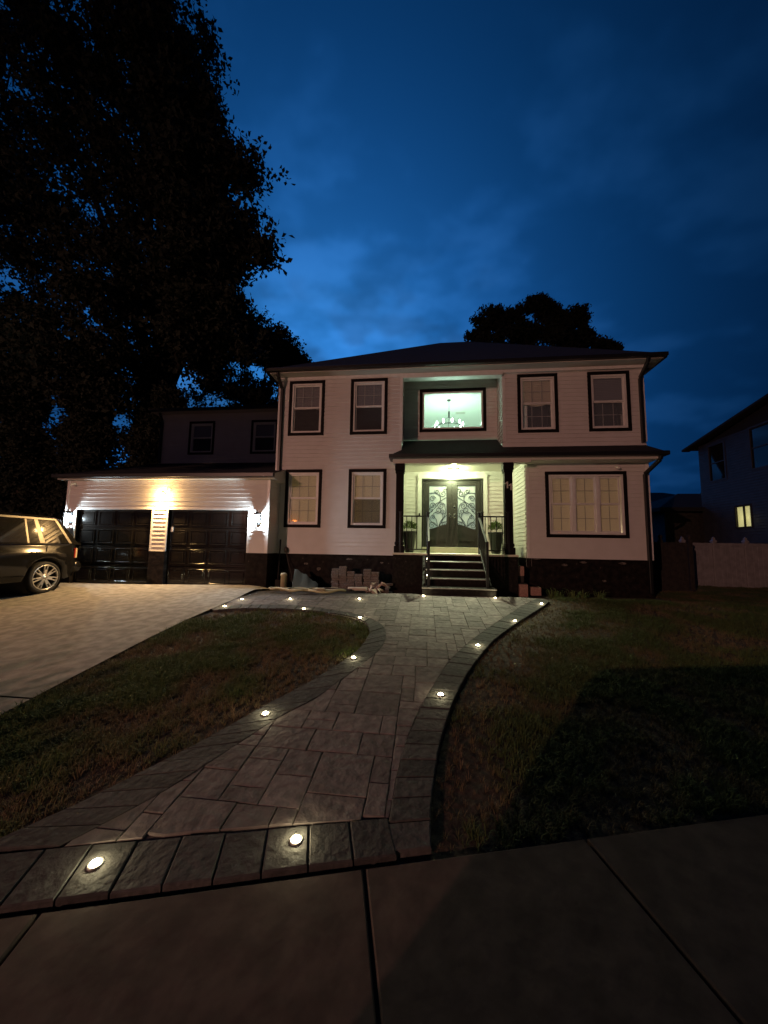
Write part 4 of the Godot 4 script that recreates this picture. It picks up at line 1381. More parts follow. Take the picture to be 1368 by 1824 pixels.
func lawn(poly: PackedVector2Array, called: String, label: String, per_m2: float, lit_tone: float, rim: PackedVector2Array, bare_width: float, bare: Callable) -> void:
	var lo := Vector2(1e9, 1e9)
	var hi := -lo
	for p in poly:
		lo = lo.min(p)
		hi = hi.max(p)
	var patch := FastNoiseLite.new()
	patch.seed = 5
	patch.frequency = 0.9
	patch.fractal_octaves = 3
	var places := []
	var colors := []
	var count := int((hi.x - lo.x) * (hi.y - lo.y) * per_m2)
	for i in count:
		var p := Vector2(rng.randf_range(lo.x, hi.x), rng.randf_range(lo.y, hi.y))
		var n := patch.get_noise_2d(p.x, p.y)
		var near := 9.0
		for q in rim:
			near = minf(near, q.distance_squared_to(p))
		var strip := smoothstep(bare_width, 0.1, sqrt(near) + 0.25 * n)
		var dry := clampf(0.4 + n * 1.3 + 0.55 * strip + float(bare.call(p)), 0.0, 1.0)
		if rng.randf() < strip * 0.6:
			continue
		if rng.randf() < (dry - 0.55) * 1.1 or not Geometry2D.is_point_in_polygon(p, poly):
			continue
		var far := p.distance_to(Vector2(0.95, 9.76))
		if far > 6.0 and rng.randf() < 0.35:
			continue
		var s := rng.randf_range(0.6, 1.25) * (1.0 - 0.35 * dry)
		var b := Basis(Vector3.UP, rng.randf() * TAU).scaled(Vector3(s, s * rng.randf_range(0.7, 1.2), s))
		places.append(Transform3D(b, Vector3(p.x, G(p.x, p.y) - 0.03, p.y)))
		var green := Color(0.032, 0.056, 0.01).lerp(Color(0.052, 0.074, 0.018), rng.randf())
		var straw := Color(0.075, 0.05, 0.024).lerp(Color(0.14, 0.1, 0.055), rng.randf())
		colors.append(green.lerp(straw, clampf(dry * 1.3 - 0.35 + rng.randf_range(-0.25, 0.25), 0.0, 1.0)) * lit_tone)  # the last factor puts lamp light into the blade colours
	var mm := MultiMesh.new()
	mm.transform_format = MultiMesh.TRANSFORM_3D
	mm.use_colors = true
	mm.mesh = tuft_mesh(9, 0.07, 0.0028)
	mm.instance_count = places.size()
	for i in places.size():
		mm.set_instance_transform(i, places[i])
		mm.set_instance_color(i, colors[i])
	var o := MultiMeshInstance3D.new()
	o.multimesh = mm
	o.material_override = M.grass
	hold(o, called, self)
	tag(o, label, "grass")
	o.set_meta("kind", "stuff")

# ---------------------------------------------------------------- plants
func leaf_cluster(n: int, size: float, spread: float) -> ArrayMesh:
	var st := flat()
	for k in n:
		var c := Vector3(rng.randfn(), rng.randfn(), rng.randfn()) * spread * 0.5
		var d := Vector3(rng.randf_range(-1, 1), rng.randf_range(-0.7, 0.5), rng.randf_range(-1, 1)).normalized()
		var s := d.cross(Vector3(rng.randf_range(-1, 1), rng.randf_range(-1, 1), rng.randf_range(-1, 1))).normalized()
		var l := size * rng.randf_range(0.7, 1.3)
		var a := c - d * l * 0.5
		var b := c + d * l * 0.5
		var m := c + d.cross(s) * l * 0.1
		tri(st, a, m + s * l * 0.32, b)
		tri(st, a, b, m - s * l * 0.32)
	return done(st)

func tree(called: String, label: String, base: Vector3, trunk_r: float, lobes: Array, clumps: int, per: int, leaf: float, spread: float, group := "", fork := 0.35) -> Node3D:
	var T := thing(called, label, "tree", base, 0.0, group)
	var top := 0.0
	for l in lobes:
		top = maxf(top, l[0].y - base.y)
	var st := smooth()
	var fork_at := Vector3(rng.randf_range(-0.2, 0.2), top * fork, rng.randf_range(-0.2, 0.2))
	tube(st, curve3([Vector3(0, -0.3, 0), Vector3(0.05, top * fork * 0.5, 0), fork_at], maxf(0.2, top * 0.04)), trunk_r * 1.25, trunk_r * 0.75, 9)
	var xf := []
	for l in lobes:
		var c: Vector3 = l[0] - base
		var r: float = l[1]
		var sq: float = l[2] if l.size() > 2 else 0.85
		var bend := fork_at.lerp(c, 0.5) + Vector3(0, r * 0.3, 0)
		tube(st, curve3([fork_at - Vector3(0, 0.1, 0), bend, c], maxf(0.15, r * 0.2)), trunk_r * 0.5, trunk_r * 0.12, 6)
		for k in clumps:
			var d := Vector3(rng.randfn(), rng.randfn() * 0.9, rng.randfn()).normalized()
			var reach := pow(rng.randf(), 0.45)
			var p := c + d * Vector3(r, r * sq, r) * reach
			var cr := r * rng.randf_range(0.12, 0.34)
			if k % 3 == 0:
				tube(st, PackedVector3Array([c + d * r * 0.1, p]), trunk_r * 0.1, trunk_r * 0.03, 4, false)
			for i in per:
				var q := p + Vector3(rng.randfn(), rng.randfn() * 0.7, rng.randfn()) * cr * 0.6
				var s := rng.randf_range(0.75, 1.25)
				xf.append(Transform3D(Basis.from_euler(Vector3(rng.randf() * TAU, rng.randf() * TAU, rng.randf() * TAU)).scaled(Vector3.ONE * s), q))
	obj(st, "trunk", M.bark, T)
	var mm := MultiMesh.new()
	mm.transform_format = MultiMesh.TRANSFORM_3D
	mm.mesh = leaf_cluster(14, leaf, spread)
	mm.instance_count = xf.size()
	for i in xf.size():
		mm.set_instance_transform(i, xf[i])
	var o := MultiMeshInstance3D.new()
	o.multimesh = mm
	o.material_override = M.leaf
	hold(o, "crown", T)
	o.set_meta("kind", "stuff")
	return T

func build_trees() -> void:
	var V := func(x: float, y: float, z: float) -> Vector3: return Vector3(x, y, z)
	tree("oak_tree", "huge dark oak towering over the garage on the left", Vector3(-14.8, -0.2, -9.5), 0.55, [
		[Vector3(-13.2, 26.5, -3.5), 3.6], [Vector3(-11.3, 22.2, -3.2), 2.6], [Vector3(-9.6, 19.0, -3.2), 2.0], [Vector3(-8.3, 16.0, -3.0), 2.2],
		[Vector3(-7.5, 13.0, -3.0), 2.1], [Vector3(-8.4, 10.4, -4.0), 2.2], [Vector3(-12.0, 17.5, -5.0), 3.4], [Vector3(-11.2, 12.6, -5.0), 3.0],
		[Vector3(-16.0, 21.0, -4.0), 4.2], [Vector3(-18.5, 26.0, -3.0), 4.0], [Vector3(-17.0, 14.0, -4.0), 4.0], [Vector3(-14.2, 9.4, -4.0), 3.4], [Vector3(-20.5, 18.5, -3.0), 3.6], [Vector3(-19.5, 10.0, -4.0), 3.4]], 40, 24, 0.2, 0.36)
	tree("maple_tree", "dark bushy tree rising behind the low wing roof", Vector3(-10.5, -0.2, -13.0), 0.3, [
		[Vector3(-11.6, 14.6, -12.5), 2.6], [Vector3(-9.5, 13.8, -12.0), 1.9], [Vector3(-8.1, 12.8, -12.0), 1.3], [Vector3(-7.0, 12.2, -12.0), 0.9], [Vector3(-12.5, 10.8, -12.5), 3.0], [Vector3(-9.2, 10.2, -12.5), 2.2]], 32, 20, 0.19, 0.34, "trees behind the house")
	tree("maple_tree", "dark round tree rising behind the right half of the main roof", Vector3(8.0, -0.2, -15.0), 0.3, [
		[Vector3(5.3, 16.4, -14.0), 1.0], [Vector3(6.5, 16.5, -14.0), 0.95], [Vector3(4.6, 15.2, -14.0), 0.9], [Vector3(8.3, 17.5, -14.0), 0.85], [Vector3(9.0, 17.1, -14.0), 0.75], [Vector3(10.7, 16.6, -14.0), 0.85], [Vector3(9.7, 15.7, -14.0), 1.1], [Vector3(11.4, 15.1, -14.0), 0.85], [Vector3(12.1, 14.2, -14.0), 0.7], [Vector3(7.7, 15.4, -14.0), 1.1], [Vector3(6, 14.6, -14.0), 1.5], [Vector3(8.6, 14.2, -14.0), 1.8], [Vector3(10.6, 14, -14.0), 1.4], [Vector3(13.0, 14.0, -14.0), 0.35]], 18, 20, 0.17, 0.3, "trees behind the house")
	for k in 7:
		var b := Vector3(-10.9 - 1.9 * k, -0.3, -5.2 - 1.3 * (k % 2))
		var h: float = [8.6, 10.4, 9.6, 11.0, 10.0, 10.8, 10.2][k]
		var lobes := []
		for i in 6:
			lobes.append([b + Vector3(rng.randf_range(-0.2, 0.2), h * (0.14 + 0.155 * i), rng.randf_range(-0.2, 0.2)), 1.8 - 0.24 * i, 1.15])
		tree("evergreen_tree", "dark evergreen in the row left of the garage, %s from the garage" % ["first", "second", "third", "fourth", "fifth", "sixth", "seventh"][k], b, 0.16, lobes, 40, 12, 0.15, 0.34, "evergreens beside the garage", 0.5)
	# street trees behind the camera; their crowns cast the dark patches on lawn, driveway and pavement
	tree("street_tree", "street tree behind the camera with a high round crown", Vector3(-13.6, -0.95, 12.2), 0.11, [
		[Vector3(-10.7, 5.95, 12.0), 1.45], [Vector3(-9.75, 5.7, 12.1), 1.1], [Vector3(-11.9, 5.7, 12.0), 1.2]], 34, 13, 0.14, 0.34, "", 0.6)
	tree("verge_shrub", "low bushy shrub on the verge behind the camera, left", Vector3(-6.2, -0.9, 11.9), 0.05, [
		[Vector3(-6.6, -0.05, 12.0), 1.0], [Vector3(-5.6, -0.1, 12.0), 0.85], [Vector3(-4.9, -0.2, 12.0), 0.7], [Vector3(-7.8, 0.0, 12.0), 1.0]], 110, 16, 0.12, 0.3, "", 0.3)
	# weeds along the foundation
	for k in 5:
		var p: Vector2 = [Vector2(3.95, 0.75), Vector2(4.15, 0.62), Vector2(4.4, 0.8), Vector2(4.7, 0.6), Vector2(5.0, 0.75)][k]
		var W := thing("weed", "tall weed against the foundation, %s to the right of the steps" % ["first", "second", "third", "fourth", "fifth"][k], "weed", Vector3(p.x, G(p.x, p.y) - 0.03, p.y), rng.randf() * TAU, "weeds by the foundation")
		var st := flat()
		for i in 34:
			var a := rng.randf() * TAU
			var d := Vector3(cos(a), 0, sin(a))
			var h := rng.randf_range(0.12, 0.34)
			var o := d * rng.randf_range(0, 0.08)
			var s := Vector3(-d.z, 0, d.x) * 0.006
			var m := o + d * h * 0.3 + Vector3.UP * h * 0.7
			quad(st, o - s, o + s, m + s, m - s)
			tri(st, m - s, m + s, o + d * h * 0.75 + Vector3.UP * h * 0.8)
		obj(st, "blades", M.pot_plant, W)
	# potted plants on the porch
	for k in 2:
		var P := thing("potted_plant", ["leafy plant in tall black pot left of the front doors", "leafy plant in tall black pot right of the front doors"][k], "plant", Vector3([0.52, 2.93][k], 0.905, -0.6), 0.0, "potted plants on the porch")
		var st := smooth()
		lathe(st, [[0.0, 0.0], [0.12, 0.0], [0.2, 0.56], [0.215, 0.56], [0.215, 0.6], [0.185, 0.6], [0.18, 0.55], [0.0, 0.54]], 20)
		obj(st, "pot", M.black_metal, P)
		st = flat()
		for i in 260:
			var d := Vector3(rng.randfn(), absf(rng.randfn()) + 0.15, rng.randfn()).normalized()
			var c := Vector3(0, 0.66, 0) + d * Vector3(0.2, 0.24, 0.2) * pow(rng.randf(), 0.4)
			var s := d.cross(Vector3(rng.randfn(), rng.randfn(), rng.randfn())).normalized()
			var l := rng.randf_range(0.04, 0.075)
			tri(st, c - s * l * 0.4, c + d * l, c + s * l * 0.4)
		obj(st, "foliage", M.pot_plant, P)

# ---------------------------------------------------------------- car
func build_car() -> void:
	var gx := -8.69
	var C := thing("parked_car", "dark four wheel drive car parked in front of the left garage door", "car", Vector3(gx, G(-8.0, 2.28) + 0.012, 2.28), PI / 2)
	var R := 0.43
	var base := func(x: float) -> float:
		for xw in [0.0, -2.85]:
			var d: float = absf(x - xw)
			if d < R:
				return 0.36 + sqrt(R * R - d * d)
		return 0.3 if x > -3.3 and x < 0.5 else lerpf(0.3, 0.42, clampf((absf(x + 1.4) - 1.9) / 0.45, 0, 1))
	var xs := PackedFloat32Array([-3.72, -3.66, -3.5, -3.35])
	xs.append_array(range_of(-3.28, -2.42, 0.054))
	xs.append_array(PackedFloat32Array([-2.3, -1.9, -1.5, -1.1, -0.7, -0.5]))
	xs.append_array(range_of(-0.43, 0.43, 0.054))
	xs.append_array(PackedFloat32Array([0.55, 0.66, 0.75, 0.81, 0.84]))
	var st := smooth()
	var rings := []
	for x in xs:
		var b: float = base.call(x)
		var e := 0.95
		if x > 0.5:
			e = lerpf(0.95, 0.78, pow((x - 0.5) / 0.34, 2.2))
		if x < -3.2:
			e = lerpf(0.95, 0.72, pow((-3.2 - x) / 0.52, 2.0))
		var t := 1.14 if x > -2.3 else lerpf(1.14, 1.02, (-2.3 - x) / 1.42)
		var half := [Vector2(b, e - 0.05), Vector2(maxf(b + 0.02, 0.5), e - 0.012), Vector2(maxf(b + 0.04, 0.78), e), Vector2(t - 0.2, e - 0.004), Vector2(t - 0.185, e - 0.018), Vector2(t - 0.06, e - 0.03), Vector2(t - 0.015, e - 0.055), Vector2(t, e - 0.1)]
		var r := PackedVector3Array()
		for p in half:
			r.append(Vector3(x, p.x, p.y))
		r.append(Vector3(x, t + 0.01, 0))
		for i in range(half.size() - 1, -1, -1):
			r.append(Vector3(x, half[i].x, -half[i].y))
		rings.append(r)
	for i in rings.size() - 1:
		for k in rings[i].size() - 1:
			quad(st, rings[i][k], rings[i][k + 1], rings[i + 1][k + 1], rings[i + 1][k])
	for r in [rings[0], rings[-1]]:
		for k in range(1, r.size() - 1):
			tri(st, r[0], r[k], r[k + 1])
	obj(st, "body", M.car_paint, C)
	# cabin
	st = smooth()
	rings = []
	for s in [[-2.3, 1.13], [-2.0, 1.38], [-1.68, 1.62], [-1.5, 1.73], [-1.2, 1.79], [-0.6, 1.815], [0.1, 1.805], [0.34, 1.785], [0.44, 1.75], [0.56, 1.58], [0.7, 1.36], [0.82, 1.14]]:
		var y: float = s[1]
		var f := clampf((y - 1.13) / 0.6, 0.0, 1.0)
		var w := lerpf(0.885, 0.72, f)
		var r := PackedVector3Array()
		for p in [Vector2(1.12, 0.885), Vector2(lerpf(1.12, y, 0.5), lerpf(0.885, w, 0.5)), Vector2(maxf(1.12, y - 0.08), w), Vector2(maxf(1.125, y - 0.03), w - 0.04), Vector2(y, w - 0.14)]:
			r.append(Vector3(s[0], p.x, p.y))
		r.append(Vector3(s[0], y + 0.012, 0))
		for k in range(4, -1, -1):
			r.append(r[k] * Vector3(1, 1, -1))
		rings.append(r)
	for i in rings.size() - 1:
		for k in rings[i].size() - 1:
			quad(st, rings[i][k], rings[i][k + 1], rings[i + 1][k + 1], rings[i + 1][k])
	obj(st, "cabin", M.car_paint, C)
	for side in [1.0, -1.0]:
		var on := func(x: float, t: float) -> Vector3: return Vector3(x, lerpf(1.15, 1.69, t), side * (lerpf(0.885, 0.735, t) + 0.008))
		for q in [[-0.03, 0.53, 0.25, -0.13], [-0.37, -0.15, -0.22, -0.37], [-1.0, -0.42, -0.42, -1.0], [-1.9, -1.08, -1.08, -1.62]]:
			st = flat()
			quad(st, on.call(q[0], 0.0), on.call(q[1], 0.0), on.call(q[2], 1.0), on.call(q[3], 1.0))
			obj(st, "side_window", M.car_glass, C)
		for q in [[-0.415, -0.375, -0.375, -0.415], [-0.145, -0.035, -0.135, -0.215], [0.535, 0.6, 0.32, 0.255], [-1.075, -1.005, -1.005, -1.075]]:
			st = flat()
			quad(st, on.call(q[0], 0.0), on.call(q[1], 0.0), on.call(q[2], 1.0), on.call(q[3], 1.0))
			obj(st, "pillar_sheen", M.pillar_sheen, C)  # pale strips between the windows: reflected light put into the colour
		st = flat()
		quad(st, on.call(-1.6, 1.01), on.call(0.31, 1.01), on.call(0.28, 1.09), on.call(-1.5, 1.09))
		obj(st, "roof_rail_sheen", M.pillar_sheen, C)  # same painted reflection along the roof edge
		st = flat()
		bx(st, Vector3(-0.27, 0.93, side * 0.955), Vector3(0.26, 0.035, 0.03), 0.012)
		bx(st, Vector3(-1.35, 0.93, side * 0.955), Vector3(0.26, 0.035, 0.03), 0.012)
		obj(st, "door_handle", M.car_paint, C)
		st = flat()
		bx(st, Vector3(-0.02, 1.03, side * 0.936), Vector3(0.008, 0.2, 0.012))
		bx(st, Vector3(-1.04, 0.8, side * 0.948), Vector3(0.008, 0.66, 0.012))
		obj(st, "door_gap", M.rubber, C)
		st = flat()
		bx(st, Vector3(-1.5, 0.42, side * 0.94), Vector3(2.1, 0.03, 0.02), 0.006)
		obj(st, "sill_strip", M.car_paint, C)
		st = flat()
		bx(st, Vector3(0.69, 0.91, side * 0.885), Vector3(0.05, 0.25, 0.05), 0.01, Basis(Vector3.UP, side * 0.45))
		obj(st, "tail_lamp", M.tail_red, C)
		st = flat()
		bx(st, Vector3(0.755, 0.91, side * 0.845), Vector3(0.085, 0.248, 0.06), 0.01, Basis(Vector3.UP, side * 0.6))
		obj(st, "reversing_lamp", M.tail_clear, C)
	st = smooth()
	var bl := []
	for z in [-0.92, -0.86, -0.6, 0.0, 0.6, 0.86, 0.92]:
		bl.append(Vector3(0.9 - 0.22 * pow(absf(z) / 0.92, 4.0), 0.58, z))
	tube(st, curve3(bl, 0.08), 0.15, 0.15, 8)
	obj(st, "rear_bumper", M.car_paint, C)
	st = smooth()
	tube(st, PackedVector3Array([Vector3(0.85, 0.3, 0.3), Vector3(1.05, 0.3, 0.3), Vector3(1.1, 0.32, 0.3), Vector3(1.1, 0.38, 0.3)]), 0.02)
	lathe(st, [[0.0, 0.36], [0.03, 0.38], [0.036, 0.41], [0.02, 0.44], [0.0, 0.445]], 10, Transform3D(Basis.IDENTITY, Vector3(1.1, 0, 0.3)))
	obj(st, "tow_ball", M.chrome, C)
	st = flat()
	quad(st, Vector3(-1.72, 1.62, -0.66), Vector3(-2.26, 1.18, -0.78), Vector3(-2.26, 1.18, 0.78), Vector3(-1.72, 1.62, 0.66))
	obj(st, "windscreen", M.car_glass, C)
	st = flat()
	quad(st, Vector3(0.53, 1.64, -0.62), Vector3(0.79, 1.2, -0.74), Vector3(0.79, 1.2, 0.74), Vector3(0.53, 1.64, 0.62))
	obj(st, "rear_window", M.car_glass, C)
	for xw in [0.0, -2.85]:
		for side in [1.0, -1.0]:
			var Wl := part("wheel", C, Vector3(xw, 0.362, side * 0.83), Basis(Vector3.RIGHT, side * PI / 2))
			st = smooth()
			lathe(st, [[0.25, -0.12], [0.33, -0.12], [0.355, -0.1], [0.362, -0.05], [0.362, 0.05], [0.355, 0.1], [0.335, 0.122], [0.285, 0.118], [0.283, 0.09], [0.25, 0.06]], 40)
			obj(st, "tyre", M.rubber, Wl)
			st = smooth()
			lathe(st, [[0.287, 0.115], [0.28, 0.122], [0.265, 0.112], [0.258, 0.05], [0.25, -0.08], [0.0, -0.08]], 40)
			obj(st, "barrel", M.black_metal, Wl)
			st = smooth()
			lathe(st, [[0.289, 0.112], [0.284, 0.124], [0.27, 0.122], [0.262, 0.108], [0.262, 0.09], [0.289, 0.09]], 40)
			obj(st, "rim", M.alloy, Wl)
			for k in 7:
				var a := TAU * k / 7.0 - PI / 2
				var d := Vector3(cos(a), 0, sin(a))
				var p := Vector3(-d.z, 0, d.x)
				st = flat()
				for s in [-1.0, 1.0]:
					bar(st, d * 0.05 + p * 0.018 * s + Vector3.UP * 0.085, d * 0.27 + p * 0.036 * s + Vector3.UP * 0.11, 0.026, 0.03, 0.006)
				bar(st, d * 0.06 + Vector3.UP * 0.085, d * 0.175 + Vector3.UP * 0.098, 0.04, 0.028, 0.004)
				obj(st, "spoke", M.alloy, Wl)
			st = smooth()
			lathe(st, [[0.075, 0.07], [0.072, 0.1], [0.055, 0.108], [0.035, 0.1], [0.03, 0.112], [0.0, 0.115]], 18)
			obj(st, "hub", M.alloy, Wl)
			st = smooth()
			for k in 5:
				var a := TAU * k / 5.0
				lathe(st, [[0.008, 0.1], [0.008, 0.111], [0.0, 0.112]], 6, Transform3D(Basis.IDENTITY, Vector3(cos(a) * 0.045, 0.0, sin(a) * 0.045)))
			obj(st, "wheel_nut", M.black_metal, Wl)
	st = flat()
	span(st, Vector3(-3.2, 0.28, -0.8), Vector3(0.6, 0.5, 0.8))
	obj(st, "underbody", M.rubber, C)
	for xw in [0.0, -2.85]:
		st = smooth()
		lathe(st, [[0.43, -0.9], [0.43, 0.9]], 20, Transform3D(Basis(Vector3.RIGHT, PI / 2), Vector3(xw, 0.36, 0)))
		obj(st, "wheel_arch", M.rubber, C)

func build_van() -> void:
	# the tall van at the kerb behind the camera, whose shadow covers the right lawn and pavement
	var y := -0.98
	var C := thing("parked_van", "tall pale delivery van parked at the kerb behind the camera", "van", Vector3(-1.15, y, 12.4), 0.256)
	var st := flat()
	prism(st, PackedVector2Array([Vector2(0, 0.45), Vector2(5.6, 0.45), Vector2(5.6, 1.15), Vector2(4.7, 1.25), Vector2(4.05, 1.98), Vector2(3.8, 2.12), Vector2(0.1, 2.15), Vector2(0, 2.05)]), -1.0, 1.0)
	obj(st, "body", M.vinyl, C)
	st = flat()
	prism(st, PackedVector2Array([Vector2(4.64, 1.32), Vector2(4.1, 1.94), Vector2(4.13, 1.96), Vector2(4.68, 1.33)]), -0.85, 0.85)
	obj(st, "windscreen", M.car_glass, C)
	for s in [-1.0, 1.0]:
		st = flat()
		prism(st, PackedVector2Array([Vector2(3.1, 1.35), Vector2(4.4, 1.35), Vector2(3.98, 1.85), Vector2(3.1, 1.85)]), s * 1.004 - 0.003, s * 1.004 + 0.003)
		obj(st, "side_window", M.car_glass, C)
		for x in [1.1, 4.6]:
			st = smooth()
			lathe(st, [[0.0, -0.12], [0.2, -0.12], [0.36, -0.11], [0.38, -0.06], [0.38, 0.06], [0.36, 0.11], [0.2, 0.12], [0.0, 0.1]], 24, Transform3D(Basis(Vector3.RIGHT, PI / 2), Vector3(x, 0.38, s * 0.9)))
			obj(st, "wheel", M.rubber, C)
	st = flat()
	span(st, Vector3(-0.06, 0.4, -0.95), Vector3(0.05, 0.6, 0.95), 0.02)
	obj(st, "rear_bumper", M.rubber, C)

# ---------------------------------------------------------------- what lies about
func build_clutter() -> void:
	var st: SurfaceTool
	# paving blocks stacked against the foundation
	var bm := flat()
	bx(bm, Vector3.ZERO, Vector3(0.195, 0.06, 0.1), 0.008)
	var mesh := done(bm)
	var cols := [[-1.34, 9, 0, "leftmost column of the left stack"], [-1.13, 10, 0, "middle column of the left stack"], [-0.93, 8, 0, "rightmost column of the left stack"],
		[-0.72, 7, 1, "leftmost column of the right stack"], [-0.5, 9, 1, "middle column of the right stack"], [-0.3, 8, 1, "rightmost column of the right stack"]]
	for c in cols:
		for k in c[1]:
			var i: int = k + (8 if c[2] == 10 else 0)
			var left: bool = c[2] != 1
			var x: float = c[0] + rng.randf_range(-0.014, 0.014)
			var o := put(mesh, "paving_block", M.block, self, Vector3(x, G(x, 0.5) + 0.0635 * (i + 0.5) + (0.127 if c[2] == 10 else 0.0), 0.52 + rng.randf_range(-0.01, 0.01) - (0.01 if c[2] == 10 else 0.0)), Basis(Vector3.UP, rng.randf_range(-0.06, 0.06)))
			var nth: String = ["lowest", "second", "third", "fourth", "fifth", "sixth", "seventh", "eighth", "ninth", "tenth", "eleventh"][k]
			tag(o, "grey paving block, %s from the ground in the %s" % [nth, c[3]], "block", "left stack of blocks" if left else "right stack of blocks")
	for k in 7:
		var p: Vector3 = [Vector3(-0.12, 0.05, 0.75), Vector3(0.02, 0.05, 0.62), Vector3(-0.2, 0.14, 0.68), Vector3(0.05, 0.13, 0.7), Vector3(-0.42, 0.05, 0.8), Vector3(0.06, 0.2, 0.58), Vector3(-0.04, 0.2, 0.66)][k]
		var o := put(mesh, "loose_block", M.block if k % 2 else M.red_block, self, p + Vector3(0, G(p.x, p.z), 0), Basis.from_euler(Vector3(rng.randf_range(-0.7, 0.7), rng.randf() * 3.0, rng.randf_range(-0.5, 0.5))))
		tag(o, ["loose reddish block lying flat in front of the rubble heap", "loose grey block at the back of the rubble heap, on the ground", "loose reddish block tilted on the left of the rubble heap", "loose grey block tilted at the right end of the rubble heap", "loose reddish block farthest left in the rubble, by the paper bag", "loose grey block on the top right of the rubble heap", "loose reddish block on the very top of the rubble heap"][k], "block", "rubble heap")
	var tubes := [["paper_roll", "pale cardboard roll lying in front of the rubble heap", "roll", [Vector3(-0.92, 0.07, 0.92), Vector3(-0.45, 0.08, 0.86)], 0.05, "paper"],
		["plastic_pipe", "dark flexible pipe lying over the tan hose toward the blocks", "pipe", [Vector3(-2.1, 0.03, 1.0), Vector3(-1.5, 0.07, 0.95), Vector3(-0.8, 0.05, 1.0)], 0.022, "dark_hose"],
		["plastic_pipe", "pale straight pipe lying by the hose below the window", "pipe", [Vector3(-1.62, 0.05, 0.72), Vector3(-1.22, 0.06, 0.66)], 0.035, "hose"]]
	for t in tubes:
		var p := []
		for v in t[3]:
			p.append(v + Vector3(0, G(v.x, v.z) + 0.0, 0))
		st = smooth()
		tube(st, curve3(p, 0.06), t[4], t[4], 8)
		var o := obj(st, t[0], M[t[5]])
		tag(o, t[1], t[2])
	st = flat()
	for k in 14:
		var c := Vector3(rng.randf_range(-0.14, 0.14), rng.randf_range(0.03, 0.24), rng.randf_range(-0.07, 0.07))
		tri(st, c, c + Vector3(rng.randf_range(-0.14, 0.14), rng.randf_range(-0.05, 0.12), rng.randf_range(-0.1, 0.1)), c + Vector3(rng.randf_range(-0.1, 0.1), rng.randf_range(-0.16, 0.05), rng.randf_range(-0.1, 0.1)))
	var bag := obj(st, "torn_bag", M.paper, self, Vector3(-0.28, G(-0.28, 0.85), 0.88))
	tag(bag, "crumpled torn paper bag on top of the rubble heap", "bag")
	# tan hose in loose loops on the soil
	var hp := []
	for k in 40:
		var t := k / 39.0
		var a := t * TAU * 2.6
		var x := -2.3 + 1.15 * t + 0.55 * cos(a)
		var z := 1.5 + 0.26 * sin(a) + 0.1 * sin(a * 2.3)
		hp.append(Vector3(x, G(x, z) + 0.03 + 0.012 * (k % 3), z))
	st = smooth()
	tube(st, curve3(hp, 0.05), 0.028, 0.028, 7)
	tag(obj(st, "garden_hose", M.hose), "tan garden hose lying in loops on the soil below the windows", "hose")
	# pale bucket-like tube and grey tarp
	st = smooth()
	lathe(st, [[0.0, 0.0], [0.075, 0.0], [0.07, 0.36], [0.082, 0.37], [0.08, 0.41], [0.05, 0.44], [0.0, 0.445]], 16)
	tag(obj(st, "plastic_canister", M.hose, self, Vector3(-2.56, G(-2.56, 0.95) - 0.02, 0.95)), "upright pale plastic canister beside the grey tarp", "canister")
	st = smooth()
	var tp := []
	for i in 9:
		var row := []
		for j in 6:
			var u := i / 8.0
			var v := j / 5.0
			var h := 0.52 * (1.0 - v) * (1.0 - 0.75 * pow(u, 1.3)) + 0.03 * sin(i * 1.9 + j * 0.6)
			row.append(Vector3(-2.45 + 0.66 * u + 0.1 * v, G(-2.2, 0.7) + maxf(0.0, h), 0.5 + 0.42 * v + 0.03 * sin(i * 1.7)))
		tp.append(row)
	for i in 8:
		for j in 5:
			quad(st, tp[i][j], tp[i + 1][j], tp[i + 1][j + 1], tp[i][j + 1])
	tag(obj(st, "tarp", M.tarp), "grey folded tarp slumped against the foundation", "tarp")
	# tools leaning in the corner by the garage
	st = smooth()
	tube(st, PackedVector3Array([Vector3(-2.93, -0.1, 0.42), Vector3(-3.03, 1.2, 0.12)]), 0.02)
	bx(st, Vector3(-2.93, -0.0, 0.42), Vector3(0.16, 0.26, 0.03), 0.01)
	tag(obj(st, "shovel", M.dark_wood), "dark long handled shovel leaning in the corner by the garage", "shovel")
	st = smooth()
	tube(st, curve3([Vector3(-2.88, 0.92, 0.06), Vector3(-2.8, 0.62, 0.1), Vector3(-2.6, 0.25, 0.3), Vector3(-2.4, -0.05, 0.7)], 0.06), 0.011)
	lathe(st, [[0.0, 0.84], [0.045, 0.85], [0.06, 0.92], [0.045, 0.99], [0.0, 1.0]], 10, Transform3D(Basis.IDENTITY, Vector3(-2.88, 0, 0.06)))
	tag(obj(st, "wall_cable", M.dark_hose), "dark cable hanging from a wall knob down to the tarp", "cable")
	# concrete blocks in the gap right of the steps
	for k in 3:
		var d: Array = [[Vector3(3.37, 0.14, 0.42), Vector3(0.2, 0.3, 0.2), "pinkish concrete block standing on the soil right of the porch"], [Vector3(3.36, 0.6, 0.2), Vector3(0.17, 0.24, 0.2), "pinkish concrete block at the top of the pile right of the porch"], [Vector3(3.68, 0.12, 0.35), Vector3(0.24, 0.2, 0.2), "low pinkish concrete block lying beside the weeds"]][k]
		st = flat()
		bx(st, Vector3.ZERO, d[1], 0.008)
		tag(obj(st, "concrete_block", M.red_block, self, d[0] + Vector3(0, G(3.4, 0.4), 0)), d[2], "block", "blocks right of the porch")
	st = flat()
	span(st, Vector3(3.27, 0.29, -0.05), Vector3(3.47, 0.31, 0.5), 0.004)
	span(st, Vector3(3.28, 0.31, -0.05), Vector3(3.44, 0.49, 0.28), 0.004)
	tag(obj(st, "plank_support", M.dark_wood, self, Vector3(0, G(3.4, 0.4), 0)), "dark timber wedged between the pinkish concrete blocks", "timber")
